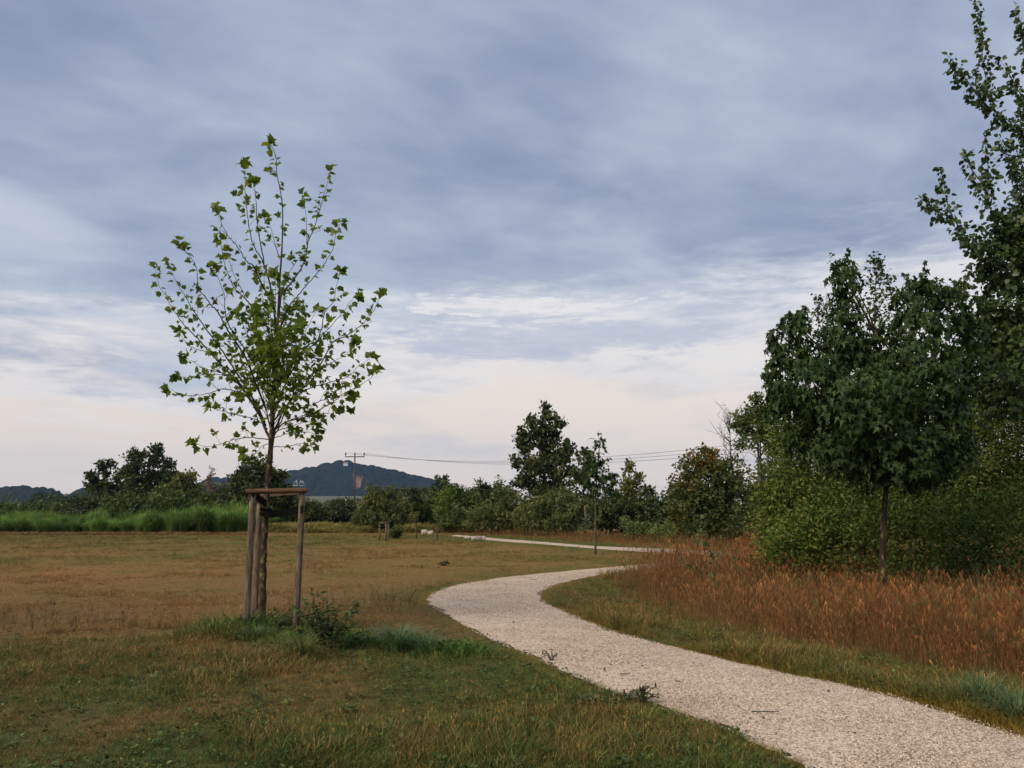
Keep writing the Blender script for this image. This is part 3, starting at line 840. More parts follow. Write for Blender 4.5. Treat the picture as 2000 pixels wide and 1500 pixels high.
# ------------------------------------------------------------------ leaf materials
ML_plane = leaf_mat('plane_leaf', (0.075, 0.132, 0.016), (0.155, 0.225, 0.024), (0.25, 0.25, 0.04), trans=0.5, rough=0.42, spec=0.3)
ML_maple = leaf_mat('maple_leaf', (0.020, 0.044, 0.012), (0.040, 0.076, 0.018), (0.080, 0.125, 0.024), trans=0.25, rough=0.5, spec=0.2)
ML_aspen = leaf_mat('aspen_leaf', (0.032, 0.062, 0.018), (0.060, 0.102, 0.026), (0.10, 0.145, 0.032), trans=0.25, rough=0.42, spec=0.35)
ML_thick = leaf_mat('thicket_leaf', (0.044, 0.082, 0.014), (0.105, 0.160, 0.026), (0.20, 0.205, 0.038), trans=0.3)
ML_dark = leaf_mat('dark_foliage', (0.028, 0.047, 0.015), (0.056, 0.082, 0.024), (0.12, 0.125, 0.034), trans=0.2)
ML_bush = leaf_mat('hedge_foliage', (0.046, 0.080, 0.020), (0.090, 0.130, 0.030), (0.145, 0.165, 0.04), trans=0.25)
ML_willow = leaf_mat('willow_foliage', (0.060, 0.082, 0.024), (0.112, 0.140, 0.038), (0.18, 0.185, 0.055), trans=0.25)
ML_autumn = leaf_mat('autumn_foliage', (0.050, 0.082, 0.022), (0.105, 0.125, 0.030), (0.22, 0.115, 0.026), trans=0.3)
ML_herb = leaf_mat('nettle_foliage', (0.08, 0.12, 0.036), (0.15, 0.20, 0.06), (0.20, 0.24, 0.08), trans=0.3)
ML_lime = leaf_mat('young_lime_foliage', (0.085, 0.135, 0.026), (0.135, 0.19, 0.036), (0.18, 0.21, 0.05), trans=0.4)
ML_pale = leaf_mat('pale_grey_foliage', (0.11, 0.14, 0.12), (0.16, 0.19, 0.17), trans=0.3)
ML_pink = leaf_mat('reddish_foliage', (0.16, 0.09, 0.06), (0.24, 0.15, 0.11), trans=0.3)
ML_tuss = leaf_mat('blue_green_blades', (0.055, 0.10, 0.042), (0.12, 0.20, 0.085), trans=0.3)
ML_tussy = leaf_mat('yellow_green_blades', (0.075, 0.105, 0.030), (0.14, 0.165, 0.05), trans=0.3)
ML_weed = leaf_mat('weed_leaf', (0.040, 0.075, 0.022), (0.078, 0.125, 0.034), (0.14, 0.13, 0.05), trans=0.25)

# ------------------------------------------------------------------ generic tree / bush
def lobe(x, y, wpx, hpx, Y, dY=0.0, n=None, t=0.0, deep=1.0):
    c = P(x, y, Y + dY)
    return dict(c=c, r=np.array((px(wpx, Y), px(wpx, Y) * deep, px(hpx, Y))), n=n, t=t)
def crown_points(lobes, dens, clump, r, shell=0.55):
    """leaf positions: clumps gathered towards the outside of each lobe"""
    pos, out, tin = [], [], []
    for L in lobes:
        rr = L['r']
        area = (rr[0] * rr[1] + rr[0] * rr[2] + rr[1] * rr[2]) * 4.19
        nl = int(L['n'] if L['n'] else dens * area)
        nc = max(6, int(nl / clump))
        d = unit(r.normal(0, 1, (nc, 3)))
        q = (shell + (1 - shell) * r.random((nc, 1)) ** 0.6) * r.uniform(0.82, 1.12, (nc, 1))
        cc_ = L['c'] + d * q * rr
        sig = 0.20 * np.cbrt(rr.prod()) * r.uniform(.5, 1.25, nc)
        sig = np.minimum(sig, 0.9)
        w_ = r.integers(0, nc, nl)
        p_ = cc_[w_] + r.normal(0, 1, (nl, 3)) * sig[w_][:, None] * np.array((1, 1, .75))
        ct_ = r.normal(0, .24, nc)
        pos.append(p_); out.append(unit((p_ - L['c']) / rr)); tin.append(np.clip(0.42 + ct_[w_] + r.normal(0, .17, nl) + L['t'], 0, 1))
    pos, out, tin = np.concatenate(pos), np.concatenate(out), np.concatenate(tin)
    k = pos[:, 2] > 0.03
    return pos[k], out[k], tin[k]
def tree(name, label, cat, Y, x, lobes, leaf, size, mat, group=None, dens=9.0, clump=22, trunk=None, bark=None, seed=0, base=None,
         droop=0.0, trunk_r=None, shell=0.55, stems=1, crown_name='crown', upright=0.0):
    r = np.random.default_rng(seed + 100)
    b0 = G(x, CAM_Z * F / Y + 1000) if base is None else np.array(base)
    b0 = np.array((P(x, 1000 + CAM_Z * F / Y, Y)[0], Y, 0.0)) if base is None else b0
    root = empty(name, b0, label, cat, group)
    pos, out, tin = crown_points(lobes, dens, clump, r, shell)
    nl = len(pos)
    tip = unit(out * 0.6 + r.normal(0, .6, (nl, 3)) + np.array((0, 0, -droop + upright)))
    nor = unit(out * 0.5 + r.normal(0, .55, (nl, 3)) + np.array((0, 0, .7)))
    V, Fq, T = cloud(leaf[0], leaf[1], pos - b0, frames(tip, nor), r.uniform(.65, 1.3, nl) * size, tin)
    link(crown_name, mesh_np(crown_name, V, Fq, tint=T), root, mat)
    top = max(L['c'][2] for L in lobes)
    tr = trunk_r or 0.018 * top + 0.02
    mb = MB()
    if trunk is None:
        tops = sorted(lobes, key=lambda L: -L['c'][2])
        for s_ in range(stems):
            L = tops[0] if stems == 1 else lobes[s_ % len(lobes)]
            off = np.array((0, 0, 0)) if stems == 1 else np.array((r.normal(0, .12), r.normal(0, .12), 0)) * px(30, Y) * 4
            e = L['c'] + np.array((0, 0, L['r'][2] * .5))
            s0 = b0 + off * (1 if stems > 1 else 0)
            mid = s0 * .5 + e * .5; mid[:2] = s0[:2] * .65 + e[:2] * .35
            line = smoothline([s0 + (0, 0, -0.05), mid + r.normal(0, .05, 3), e], 5)
            mb.tube(line, np.linspace(tr, tr * .15, len(line)) / (1 if stems == 1 else 1.5), 6)
    else:
        line = smoothline(trunk, 6)
        mb.tube(line, np.linspace(tr, tr * .3, len(line)), 8)
    for L in lobes:      # limbs reaching into each lobe
        zs = line[:, 2]
        for q in range(3):
            tgt = L['c'] + unit(r.normal(0, 1, 3)) * L['r'] * .7
            i0 = int(np.argmin(np.abs(zs - (tgt[2] - 0.5 * abs(tgt[0] - line[0][0]) - .25 * L['r'][2]))))
            i0 = min(max(i0, len(line) // 5), len(line) - 2)
            s0 = line[i0]
            md_ = (s0 + tgt) / 2 + np.array((0, 0, .08 * np.linalg.norm(tgt - s0)))
            ln = smoothline([s0, md_, tgt], 4)
            mb.tube(ln, np.linspace(tr * .35, tr * .06, len(ln)), 5)
    mb.build('trunk' if cat == 'tree' else 'stems', bark or M_bark_dark, root, b0)
    return root

# ------------------------------------------------------------------ the staked young plane tree
D0 = G(511, 1228)[1]
PB = G(511, 1228)
plane = empty('plane_tree', PB, 'slender young tree with sparse lobed yellow-green leaves between three wooden stakes', 'tree')
TR = [(511, 1232), (513, 1150), (515, 1080), (519, 1010), (524, 930), (530, 860), (534, 780), (540, 690), (543, 620), (547, 540), (551, 477), (552, 410), (548, 376), (541, 340), (538, 304), (526, 275)]
tr3 = smoothline([P(x, y, D0 + 0.25 * math.sin(i * .5) * .15) for i, (x, y) in enumerate(TR)], 6)
trad = np.interp(np.linspace(0, len(TR) - 1, len(tr3)), np.arange(len(TR)), [.060, .049, .045, .043, .041, .038, .030, .023, .018, .013, .011, .0085, .007, .006, .005, .003])
trad = trad * (1 + 0.12 * np.sin(np.arange(len(tr3)) * 1.7) * (np.linspace(1, 0, len(tr3)) > .55))
mb = MB(); mb.tube(tr3, trad, 10); mb.build('trunk', M_bark_lichen, plane, PB)
BR = [
 [(541, 650), (528, 560), (514, 513), (492, 469), (481, 400), (478, 340), (477, 318)],
 [(516, 515), (503, 439), (500, 395), (496, 367), (492, 351)],
 [(547, 505), (536, 472), (525, 436), (514, 420)],
 [(538, 610), (497, 524), (484, 513), (464, 483), (442, 455), (426, 420), (420, 400)],
 [(536, 725), (500, 640), (489, 596), (459, 563), (440, 521), (431, 472), (428, 455)],
 [(489, 596), (478, 579), (453, 527), (442, 483)],
 [(527, 858), (507, 812), (487, 777), (450, 732), (407, 685), (385, 660), (362, 637), (342, 610), (327, 585), (308, 549), (303, 515)],
 [(520, 800), (480, 700), (442, 640), (429, 615), (404, 585), (387, 557), (382, 519), (360, 488), (350, 470)],
 [(520, 832), (500, 790), (470, 740), (430, 680), (393, 629), (374, 601), (357, 571), (343, 549), (330, 512)],
 [(528, 760), (490, 700), (448, 637), (440, 607), (437, 574), (426, 543), (415, 518)],
 [(543, 620), (550, 576), (569, 552), (594, 513), (602, 472), (613, 447), (629, 392), (638, 362), (646, 330)],
 [(600, 478), (599, 460), (597, 420), (591, 380)],
 [(545, 590), (555, 555), (572, 521), (596, 490)],
 [(543, 660), (561, 604), (583, 576), (618, 535), (646, 494), (657, 453), (668, 430)],
 [(541, 745), (600, 677), (622, 662), (635, 610), (650, 590), (660, 546), (668, 524)],
 [(538, 800), (562, 740), (587, 697), (620, 665), (655, 627), (682, 593), (701, 571)],
 [(533, 850), (550, 810), (575, 772), (610, 740), (650, 670), (675, 657), (705, 635), (730, 607), (742, 575), (750, 568)],
 [(534, 845), (550, 822), (570, 777), (600, 737), (632, 717), (670, 695), (700, 672)],
 [(536, 820), (587, 767), (632, 750), (680, 735), (700, 715), (730, 695)],
 [(532, 862), (552, 827), (595, 815), (650, 785), (675, 767), (722, 740), (736, 722)],
 [(552, 827), (597, 810), (650, 807), (682, 802)],
 [(610, 790), (650, 775), (690, 772)],
 [(407, 687), (372, 677), (355, 657), (347, 642)],
 [(470, 745), (430, 728), (407, 722), (382, 710), (355, 692)],
 [(487, 777), (462, 740), (440, 732), (397, 732), (365, 737), (345, 732)],
 [(508, 815), (480, 772), (440, 760), (412, 767), (372, 772), (342, 765), (327, 755)],
 [(522, 838), (502, 820), (460, 810), (430, 802), (407, 795)],
 [(527, 858), (480, 855), (447, 862), (407, 872), (377, 865)],
 [(526, 866), (512, 872), (497, 887), (475, 885)],
 [(529, 872), (560, 872), (590, 866), (612, 872)],
 [(530, 858), (575, 845), (632, 847)],
 [(533, 845), (580, 828), (625, 822)],
 [(538, 760), (575, 700), (600, 640), (622, 600)],
 [(536, 770), (505, 700), (480, 650), (468, 610)],
 [(540, 700), (515, 640), (500, 600)], [(542, 680), (565, 630), (580, 600)],
 [(536, 800), (500, 740), (450, 690), (425, 660)], [(537, 790), (580, 740), (625, 690)],
 [(534, 830), (560, 800), (590, 780)], [(533, 835), (505, 790), (470, 770)],
 [(539, 740), (545, 690), (560, 650)], [(537, 780), (528, 720), (520, 680)],
]
r = np.random.default_rng(3)
built = [(np.array([(x, y) for x, y in TR], float), np.full(len(TR), D0))]
mbb = MB()
LP, LT, LN, LS, LTI = [], [], [], [], []
def put_leaf(p, tipd, s_, ti):
    LP.append(p); LT.append(tipd); LS.append(s_); LTI.append(ti)
def add_branch(pix, k, depth_sign=None):
    pix = np.array(pix, float)
    best = min(((np.hypot(*(b_[0][i] - pix[0])), b_[1][i]) for b_ in built for i in range(len(b_[0]))), key=lambda q: q[0])[1]
    reach = np.hypot(*(pix[-1] - pix[0])) * D0 / F
    amp = (depth_sign if depth_sign is not None else ((-1) ** k) * r.uniform(.25, .75)) * reach * .75
    seg = np.concatenate([[0], np.cumsum(np.hypot(*np.diff(pix, axis=0).T))]); u = seg / seg[-1]
    dep = best + amp * u ** 0.85
    built.append((pix, dep))
    line = smoothline([P(a[0], a[1], d_) for a, d_ in zip(pix, dep)], 7)
    L = np.linalg.norm(np.diff(line, axis=0), axis=1).sum()
    rb = 0.004 + 0.0042 * L
    line = line + r.normal(0, .004, line.shape)
    mbb.tube(line, .0022 + (rb - .0022) * np.linspace(1, 0, len(line)) ** 1.4, 6)
    return line, L
nb = 0
lines = []
for k, pix in enumerate(BR):
    lines.append(add_branch(pix, k))
# limbs growing towards and away from the viewer
for k in range(22):
    y0 = r.uniform(640, 850); x0 = np.interp(y0, [600, 870], [543, 529])
    xe = x0 + r.normal(0, 38); ye = y0 - r.uniform(60, 190)
    lines.append(add_branch([(x0, y0), ((x0 * .5 + xe * .5), (y0 + ye) / 2 + 8), (xe, ye)], k, (-1) ** k * r.uniform(.7, 1.3)))
up = np.array((0, 0, 1.0))
for bi, (line, L) in enumerate(lines + [(tr3[int(len(tr3) * .55):], 3.0)]):
    s_ = np.concatenate([[0], np.cumsum(np.linalg.norm(np.diff(line, axis=0), axis=1))])
    pos_ = 0.20 * s_[-1] + r.uniform(0, .05)
    while pos_ < s_[-1]:
        u = pos_ / s_[-1]
        p = np.array([np.interp(pos_, s_, line[:, c_]) for c_ in range(3)])
        q = np.array([np.interp(min(pos_ + .05, s_[-1]), s_, line[:, c_]) for c_ in range(3)])
        fwd = unit(q - p) if np.linalg.norm(q - p) > 1e-4 else unit(line[-1] - line[-2])
        sidev = unit(np.cross(fwd, r.normal(0, 1, 3)))
        pix_y = p[2]
        core = 1.0 if p[2] < 3.9 else 0.55
        if u < 0.8 and r.random() < 0.36 * core:   # short side twig with several leaves
            tl_ = r.uniform(.10, .30)
            e = p + (sidev * .8 + fwd * .5 + up * .25) * tl_
            mid = (p + e) / 2 + sidev * .01
            mbb.tube(np.array([p, mid, e]), np.array([.0035, .0026, .0016]), 4)
            for j in range(r.integers(3, 7)):
                tt_ = r.uniform(.4, 1.0); c_ = p * (1 - tt_) + e * tt_
                dv = unit(sidev + r.normal(0, .7, 3) + np.array((0, 0, -.1)))
                put_leaf(c_ + dv * .03, dv, r.uniform(.05, .11), r.normal(.45, .25))
        else:
            dv = unit(sidev * .9 + fwd * .35 + np.array((0, 0, -.12)))
            put_leaf(p + dv * .035, dv, r.uniform(.06, .115) * (0.85 + .4 * u), r.normal(.45, .2))
        pos_ += r.uniform(.035, .085) * (1.35 if (u < .55 and p[2] > 4.4) else 1.0) * (1.25 if p[2] > 4.4 else 1.0)
    for j in range(r.integers(4, 8)):       # tip rosette
        dv = unit(unit(line[-1] - line[-3]) * .5 + r.normal(0, .7, 3))
        put_leaf(line[-1] - unit(line[-1] - line[-3]) * r.uniform(0, .08) + dv * .02, dv, r.uniform(.085, .165), r.normal(.5, .2))
br_o = mbb.build('branches', M_twig, plane, PB)
LP, LT, LS, LTI = np.array(LP), np.array(LT), np.array(LS) * .88, np.clip(np.array(LTI), 0, 1)
LNn = unit(np.tile(up, (len(LP), 1)) * 0.75 + r.normal(0, .75, (len(LP), 3)) + np.array((0, -.15, 0)))
LR = frames(LT, LNn)

def leaves_as_parts(root, base, leaf, mat, pos, rot, scl, tint, n_single=300, crown='crown', variants=6, score=None):
    """the leaves that show largest are parts of their own, the rest one mass"""
    sc_ = scl / np.linalg.norm(pos - np.array((0, 0, CAM_Z)), axis=1) if score is None else score
    order = np.argsort(-sc_)
    big, rest = order[:n_single], order[n_single:]
    shapes = leaf if isinstance(leaf, list) else [leaf]
    Vs, Fs, Ts, off = [], [], [], 0
    for j, lf in enumerate(shapes):
        q_ = rest[rest % len(shapes) == j]
        V, Fq, T = cloud(lf[0], lf[1], pos[q_] - base, rot[q_], scl[q_], tint[q_])
        Vs.append(V); Fs.append(Fq + off); Ts.append(T); off += len(V)
    cr = link(crown, mesh_np(crown, np.concatenate(Vs), np.concatenate(Fs), tint=np.concatenate(Ts)), root, mat)
    cr['kind'] = 'stuff'
    ms = []
    for v in range(variants):
        for lf in shapes:
            me = mesh_np('leaf', lf[0], lf[1], tint=np.full(len(lf[0]), (v + .5) / variants))
            me.materials.append(mat); ms.append(me)
    for i in big:
        o = bpy.data.objects.new('leaf', ms[min(variants - 1, int(tint[i] * variants)) * len(shapes) + int(i) % len(shapes)])
        o.matrix_local = Matrix.Translation(pos[i] - base) @ Matrix(rot[i].tolist()).to_4x4() @ Matrix.Scale(float(scl[i]), 4)
        o.parent = cr
        col.objects.link(o)
    return cr
leaves_as_parts(plane, PB, [PLANE_LEAF, PLANE_B, PLANE_C], ML_plane, LP, LR, LS, LTI)

# ------------------------------------------------------------------ stake frame round it
A0, A1 = G(481, 1236), None
stk = [((480, 1240), (494, 958)), ((497, 1212), (508, 968)), ((577, 1238), (591, 956))]
SB = G(520, 1235)
frame = empty('tree_support', SB, 'tripod of three round wooden stakes with orange-brown top rails and black straps', 'tree support')
tops = []
for (bx_, by_), (tx_, ty_) in stk:
    b_ = G(bx_, by_); e_ = P(tx_, ty_, b_[1] + 0.02)
    mb = MB()
    ln = np.array([b_ * (1 - u) + e_ * u for u in np.linspace(0, 1, 7)]); ln[0, 2] -= .12
    mb.tube(ln, [.046, .046, .0455, .045, .044, .043, .042], 14)
    so = mb.build('stake', M_stake, frame, SB, smooth=True)
    for z_ in (.45, .62):      # dark knots
        kn = MB()
        c_ = ln[0] * (1 - z_) + ln[-1] * z_ + np.array((-.012, -.0435, 0))
        kn.tube(np.array([c_, c_ + (0, -.004, 0)]), [.010, .009], 7)
        kn.build('knot', M_bark_dark, so, SB)
    tops.append(e_)
def rail(a, b, ext=.09, off=(0, 0, 0), h=.072, d=.045):
    a, b = a + np.array(off), b + np.array(off)
    dv = unit(b - a); a = a - dv * ext; b = b + dv * ext
    sv_ = unit(np.cross(dv, up))
    mb = MB(); V = []
    prof = [(0, -.5), (.35, -.42), (.75, -.2), (.85, 0), (.75, .2), (.35, .42), (0, .5)]
    for e in (a, b):
        for (u, v) in prof:
            V.append(e + sv_ * d * u + up * h * v)
    nP = len(prof)
    Fq = [(i, (i + 1) % nP, nP + (i + 1) % nP, nP + i) for i in range(nP)] + [tuple(range(nP))[::-1], tuple(range(nP, 2 * nP))]
    mb.add(V, Fq)
    return mb.build('rail', M_rail, frame, SB, smooth=False)
tl0, tb0, tr0 = tops
rail(tl0, tr0, .07, (0, -.048, -.015))
rail(tb0 + (0, 0, .03), tl0 + (0, 0, .0), .05, (-.03, 0, -.10))
rail(tr0 + (0, 0, 0), tb0 + (0, 0, .03), .05, (0, .05, -.02))
def strap(p0, p1, wid=.075):
    n_ = 8
    mb = MB(); V = []
    for i in range(n_ + 1):
        u = i / n_
        c_ = p0 * (1 - u) + p1 * u + np.array((0, 0, -.012 * math.sin(math.pi * u)))
        for (dy_, dz_) in ((-.004, -.5), (-.004, .5), (.004, .5), (.004, -.5)):
            V.append(c_ + np.array((0, dy_, dz_ * wid)))
    Fq = []
    for i in range(n_):
        for k in range(4):
            a, b = i * 4 + k, i * 4 + (k + 1) % 4
            Fq.append((a, b, b + 4, a + 4))
    Fq += [(3, 2, 1, 0), tuple(range(4 * n_, 4 * n_ + 4))]
    mb.add(V, Fq)
    return mb.build('strap', M_strap, frame, SB, smooth=False)
tk1 = P(521, 984, D0 - .075); tk2 = P(517, 1005, D0 - .075)
strap(P(493, 962, stk and G(480, 1240)[1] - .055), tk1, .10)
strap(tk2, P(593, 994, G(577, 1238)[1] - .055), .10)
mb = MB()      # strap wound round the trunk
for z_ in (995, 1004):
    c_ = P(519, z_, D0)
    th = np.linspace(0, 2 * math.pi, 17)
    mb.tube(np.stack([c_[0] + .066 * np.cos(th), c_[1] + .066 * np.sin(th), c_[2] + .01 * np.sin(th * 2)], 1), .022, 6, cap=False)
mb.build('trunk_loop', M_strap, frame, SB)
mb = MB()      # pale ribbon ends tied at the head of the right stake
for (xa, ya, xb, yb) in ((573, 947, 579, 938), (579, 938, 582, 948), (583, 948, 590, 939), (590, 939, 596, 947), (586, 939, 594, 949), (572, 948, 596, 949)):
    a_, b_ = P(xa, ya, tr0[1] - .03), P(xb, yb, tr0[1] - .05 + r.uniform(-.03, .03))
    mb.tube(np.array([a_, (a_ + b_) / 2 + (0, -.01, 0), b_]), .006, 5)
mb.build('ribbon', M_ribbon, frame, SB)

# ------------------------------------------------------------------ the dark maple on the right
MBASE = G(1722, 1212)
DM = MBASE[1]
maple = empty('maple_tree', MBASE, 'dense dark green maple with drooping leaves on a thin bare trunk at right', 'tree')
mtr = smoothline([P(x, y, DM + dd) for x, y, dd in [(1722, 1218, 0), (1724, 1100, 0), (1727, 1000, .02), (1731, 940, .03), (1733, 840, .05), (1728, 720, 0), (1700, 620, -.05), (1655, 530, 0)]], 6)
mb = MB(); mb.tube(mtr, np.interp(np.linspace(0, 1, len(mtr)), [0, .08, .5, .62, 1], [.066, .047, .038, .025, .004]), 10)
MLOB = [(1650, 545, 26, 48, 0), (1648, 610, 36, 45, .1), (1640, 680, 50, 50, .1), (1562, 640, 26, 30, -.2), (1552, 690, 36, 40, 0), (1512, 680, 15, 34, 0), (1512, 745, 24, 36, .1), (1590, 750, 62, 62, -.5), (1690, 690, 62, 55, .3),
        (1680, 790, 100, 75, -.75), (1772, 600, 30, 36, 0), (1806, 570, 32, 34, .1), (1790, 650, 60, 55, -.1), (1850, 600, 42, 46, .2), (1884, 650, 30, 46, .3), (1800, 730, 78, 75, -.5), (1862, 740, 52, 78, .2),
        (1830, 830, 70, 66, -.3), (1750, 880, 85, 60, -.55), (1640, 880, 60, 42, -.3), (1700, 925, 40, 28, -.3), (1800, 928, 50, 34, -.2), (1585, 805, 50, 46, 0), (1560, 865, 32, 34, .1), (1515, 800, 22, 30, 0), (1720, 770, 100, 95, .9), (1850, 895, 45, 42, 0), (1535, 770, 30, 40, .1)]
mlobes = [lobe(a, b_, c_ * .93, d_ * .93, DM, dd) for a, b_, c_, d_, dd in MLOB]
for L in mlobes:
    i0 = int(np.argmin(np.abs(mtr[:, 2] - max(2.0, L['c'][2] - .9 - .4 * abs(L['c'][0] - mtr[20][0])))))
    ln = smoothline([mtr[i0], (mtr[i0] + L['c']) / 2 + (0, 0, .05), L['c'], L['c'] + (L['c'] - mtr[i0]) * .06 + np.array((0, 0, L['r'][2] * .25))], 4)
    mb.tube(ln, np.linspace(.022, .004, len(ln)), 6)
mb.build('trunk', M_bark_lichen, maple, MBASE)
rm = np.random.default_rng(21)
pos, out, tin = [], [], []
for L in mlobes:        # sprays of hanging leaves, shingled over each lobe
    nsp = int(40 * (L['r'][0] * L['r'][1] + L['r'][0] * L['r'][2] + L['r'][1] * L['r'][2]) * 4.19 / 1.0) + 8
    d = unit(rm.normal(0, 1, (nsp, 3)) + np.array((0, -.25, .15)))
    c_ = L['c'] + d * L['r'] * rm.uniform(.45, 1.08, (nsp, 1))
    for q in range(nsp):
        for j in range(rm.integers(4, 8)):
            pos.append(c_[q] + rm.normal(0, .055, 3)); out.append(d[q]); tin.append(rm.normal(.4, .2))
# shoots standing out of the top
for (xa, ya, xb, yb) in [(1650, 540, 1651, 492), (1640, 560, 1628, 515), (1560, 620, 1572, 598), (1545, 640, 1545, 615), (1510, 690, 1508, 645), (1800, 560, 1812, 512), (1780, 570, 1770, 535), (1740, 600, 1757, 566), (1500, 740, 1492, 728), (1865, 575, 1880, 545), (1505, 790, 1497, 770), (1520, 640, 1540, 612)]:
    a_, b_ = P(xa, ya, DM), P(xb, yb, DM + rm.normal(0, .1))
    for u in np.linspace(0, 1, 8):
        for j in range(3):
            pos.append(a_ * (1 - u) + b_ * u + rm.normal(0, .022, 3)); out.append(unit(rm.normal(0, 1, 3) * np.array((1, 1, .2)))); tin.append(rm.normal(.5, .15))
pos, out, tin = np.array(pos), np.array(out), np.clip(np.array(tin), 0, 1)
nl = len(pos)
tipv = unit(out * np.array((.75, .75, .2)) + rm.normal(0, .38, (nl, 3)) + np.array((0, 0, -.85)))
norv = unit(out * .7 + rm.normal(0, .3, (nl, 3)) + np.array((0, 0, .75)))
vis = (rm.uniform(.8, 1.2, nl)) * (1.0 + .8 * (-(pos[:, 1] - DM)))
leaves_as_parts(maple, MBASE, [MAPLE_LEAF, MAPLE_B], ML_maple, pos, frames(tipv, norv), rm.uniform(.060, .125, nl), tin, score=vis)

# ------------------------------------------------------------------ the poplar reaching in from the right edge
DA = 13.2
ABASE = np.array((P(2085, 1150, DA)[0], DA, 0))
aspen = empty('poplar_tree', ABASE, 'tall poplar with small round leaves reaching in at the right edge of the photo', 'tree')
atr = smoothline([ABASE + (0, 0, -.05), P(2080, 900, DA), P(2060, 600, DA), P(2040, 350, DA), P(2015, 150, DA), P(2000, -60, DA)], 6)
mb = MB(); mb.tube(atr, np.linspace(.10, .015, len(atr)), 8)
ABR = [[(2045, 380), (2007, 279), (1985, 257), (1944, 216), (1930, 187), (1928, 165), (1920, 121), (1917, 73), (1911, 33), (1902, -25)],
       [(1935, 215), (1911, 187), (1889, 158), (1867, 128), (1849, 106)], [(2030, 260), (2003, 198), (1988, 176), (1970, 143), (1950, 112)],
       [(2030, 520), (1970, 470), (1941, 422), (1930, 389), (1930, 330), (1926, 290), (1922, 253)], [(1932, 370), (1908, 345), (1893, 323), (1886, 293)],
       [(2040, 430), (1990, 345), (1966, 297), (1950, 268)], [(2050, 600), (1960, 545), (1911, 499), (1882, 458), (1860, 422), (1849, 392), (1842, 352), (1834, 326)],
       [(1858, 425), (1834, 414), (1816, 400), (1794, 385)], [(2050, 560), (1990, 500), (1975, 440), (1970, 380)], [(2060, 650), (1980, 610), (1900, 580), (1870, 545)],
       [(2060, 700), (1980, 680), (1920, 650), (1890, 630)], [(2030, 330), (1998, 240), (1990, 190)], [(2020, 160), (1996, 60), (1984, 8)], [(2060, 640), (1990, 560), (1940, 500), (1925, 450)],
       [(2060, 500), (2000, 420), (1985, 360)], [(2060, 760), (1990, 740), (1940, 700)], [(2060, 460), (2000, 330), (1975, 270)], [(2030, 540), (1960, 500), (1900, 470), (1870, 455)]]
ra = np.random.default_rng(8)
pos, tipl, scl, tin = [], [], [], []
for k, pix in enumerate(ABR):
    amp = ((-1) ** k) * ra.uniform(.1, .8)
    pts = [P(a, b_, DA + amp * i / (len(pix) - 1)) for i, (a, b_) in enumerate(pix)]
    ln = smoothline(pts, 7)
    mb.tube(ln, np.linspace(.016, .0025, len(ln)), 5)
    s_ = np.concatenate([[0], np.cumsum(np.linalg.norm(np.diff(ln, axis=0), axis=1))])
    for sidepass in range(2):
        u = .15 * s_[-1]
        while u < s_[-1]:
            p = np.array([np.interp(u, s_, ln[:, c_]) for c_ in range(3)])
            dv = unit(ra.normal(0, 1, 3) + np.array((0, 0, -.35)))
            L_ = ra.uniform(.02, .09 + .14 * (1 - u / s_[-1]))
            nn = 1 if L_ < .1 else 4
            for j in range(nn):
                pos.append(p + dv * L_ + ra.normal(0, .03, 3) * (nn > 1)); tipl.append(unit(dv + ra.normal(0, .5, 3) + np.array((0, 0, -.6)))); scl.append(ra.uniform(.06, .112)); tin.append(ra.normal(.42, .2))
            u += ra.uniform(.016, .046)
alob = [lobe(*q[:4], DA, q[4]) for q in [(1990, 480, 55, 70, 0), (1930, 540, 45, 45, .2), (1985, 610, 75, 80, .1), (1910, 650, 55, 60, .4), (2040, 400, 40, 80, 0), (1990, 740, 90, 90, .3), (2060, 520, 80, 200, .2), (1940, 460, 40, 45, 0), (1925, 760, 45, 80, .5), (2090, 200, 40, 150, 0)]]
p_, o_, t_ = crown_points(alob, 150, 9, ra, .2)
pos = np.concatenate([np.array(pos), p_]); tipl = np.concatenate([np.array(tipl), unit(o_ * .3 + ra.normal(0, .6, o_.shape) + np.array((0, 0, -.6)))])
scl = np.concatenate([np.array(scl), ra.uniform(.07, .12, len(p_))]); tin = np.clip(np.concatenate([np.array(tin), t_]), 0, 1)
for L in alob:
    i0 = int(np.argmin(np.abs(atr[:, 2] - (L['c'][2] - .8))))
    ln = smoothline([atr[i0], (atr[i0] + L['c']) / 2 + (0, 0, .1), L['c'] + (0, 0, .3)], 4); mb.tube(ln, np.linspace(.02, .005, len(ln)), 5)
mb.build('trunk', M_bark_dark, aspen, ABASE)
nl = len(pos)
norv = unit(ra.normal(0, .8, (nl, 3)) + np.array((0, -.5, .4)))
inframe = (pos[:, 0] < pos[:, 1] * .66)
leaves_as_parts(aspen, ABASE, ROUND_LEAF, ML_aspen, pos, frames(tipl, norv), scl, tin, score=scl * inframe * (1 + .1 * (DA - pos[:, 1])) + .03 * (pos[:, 2] > 5.2))

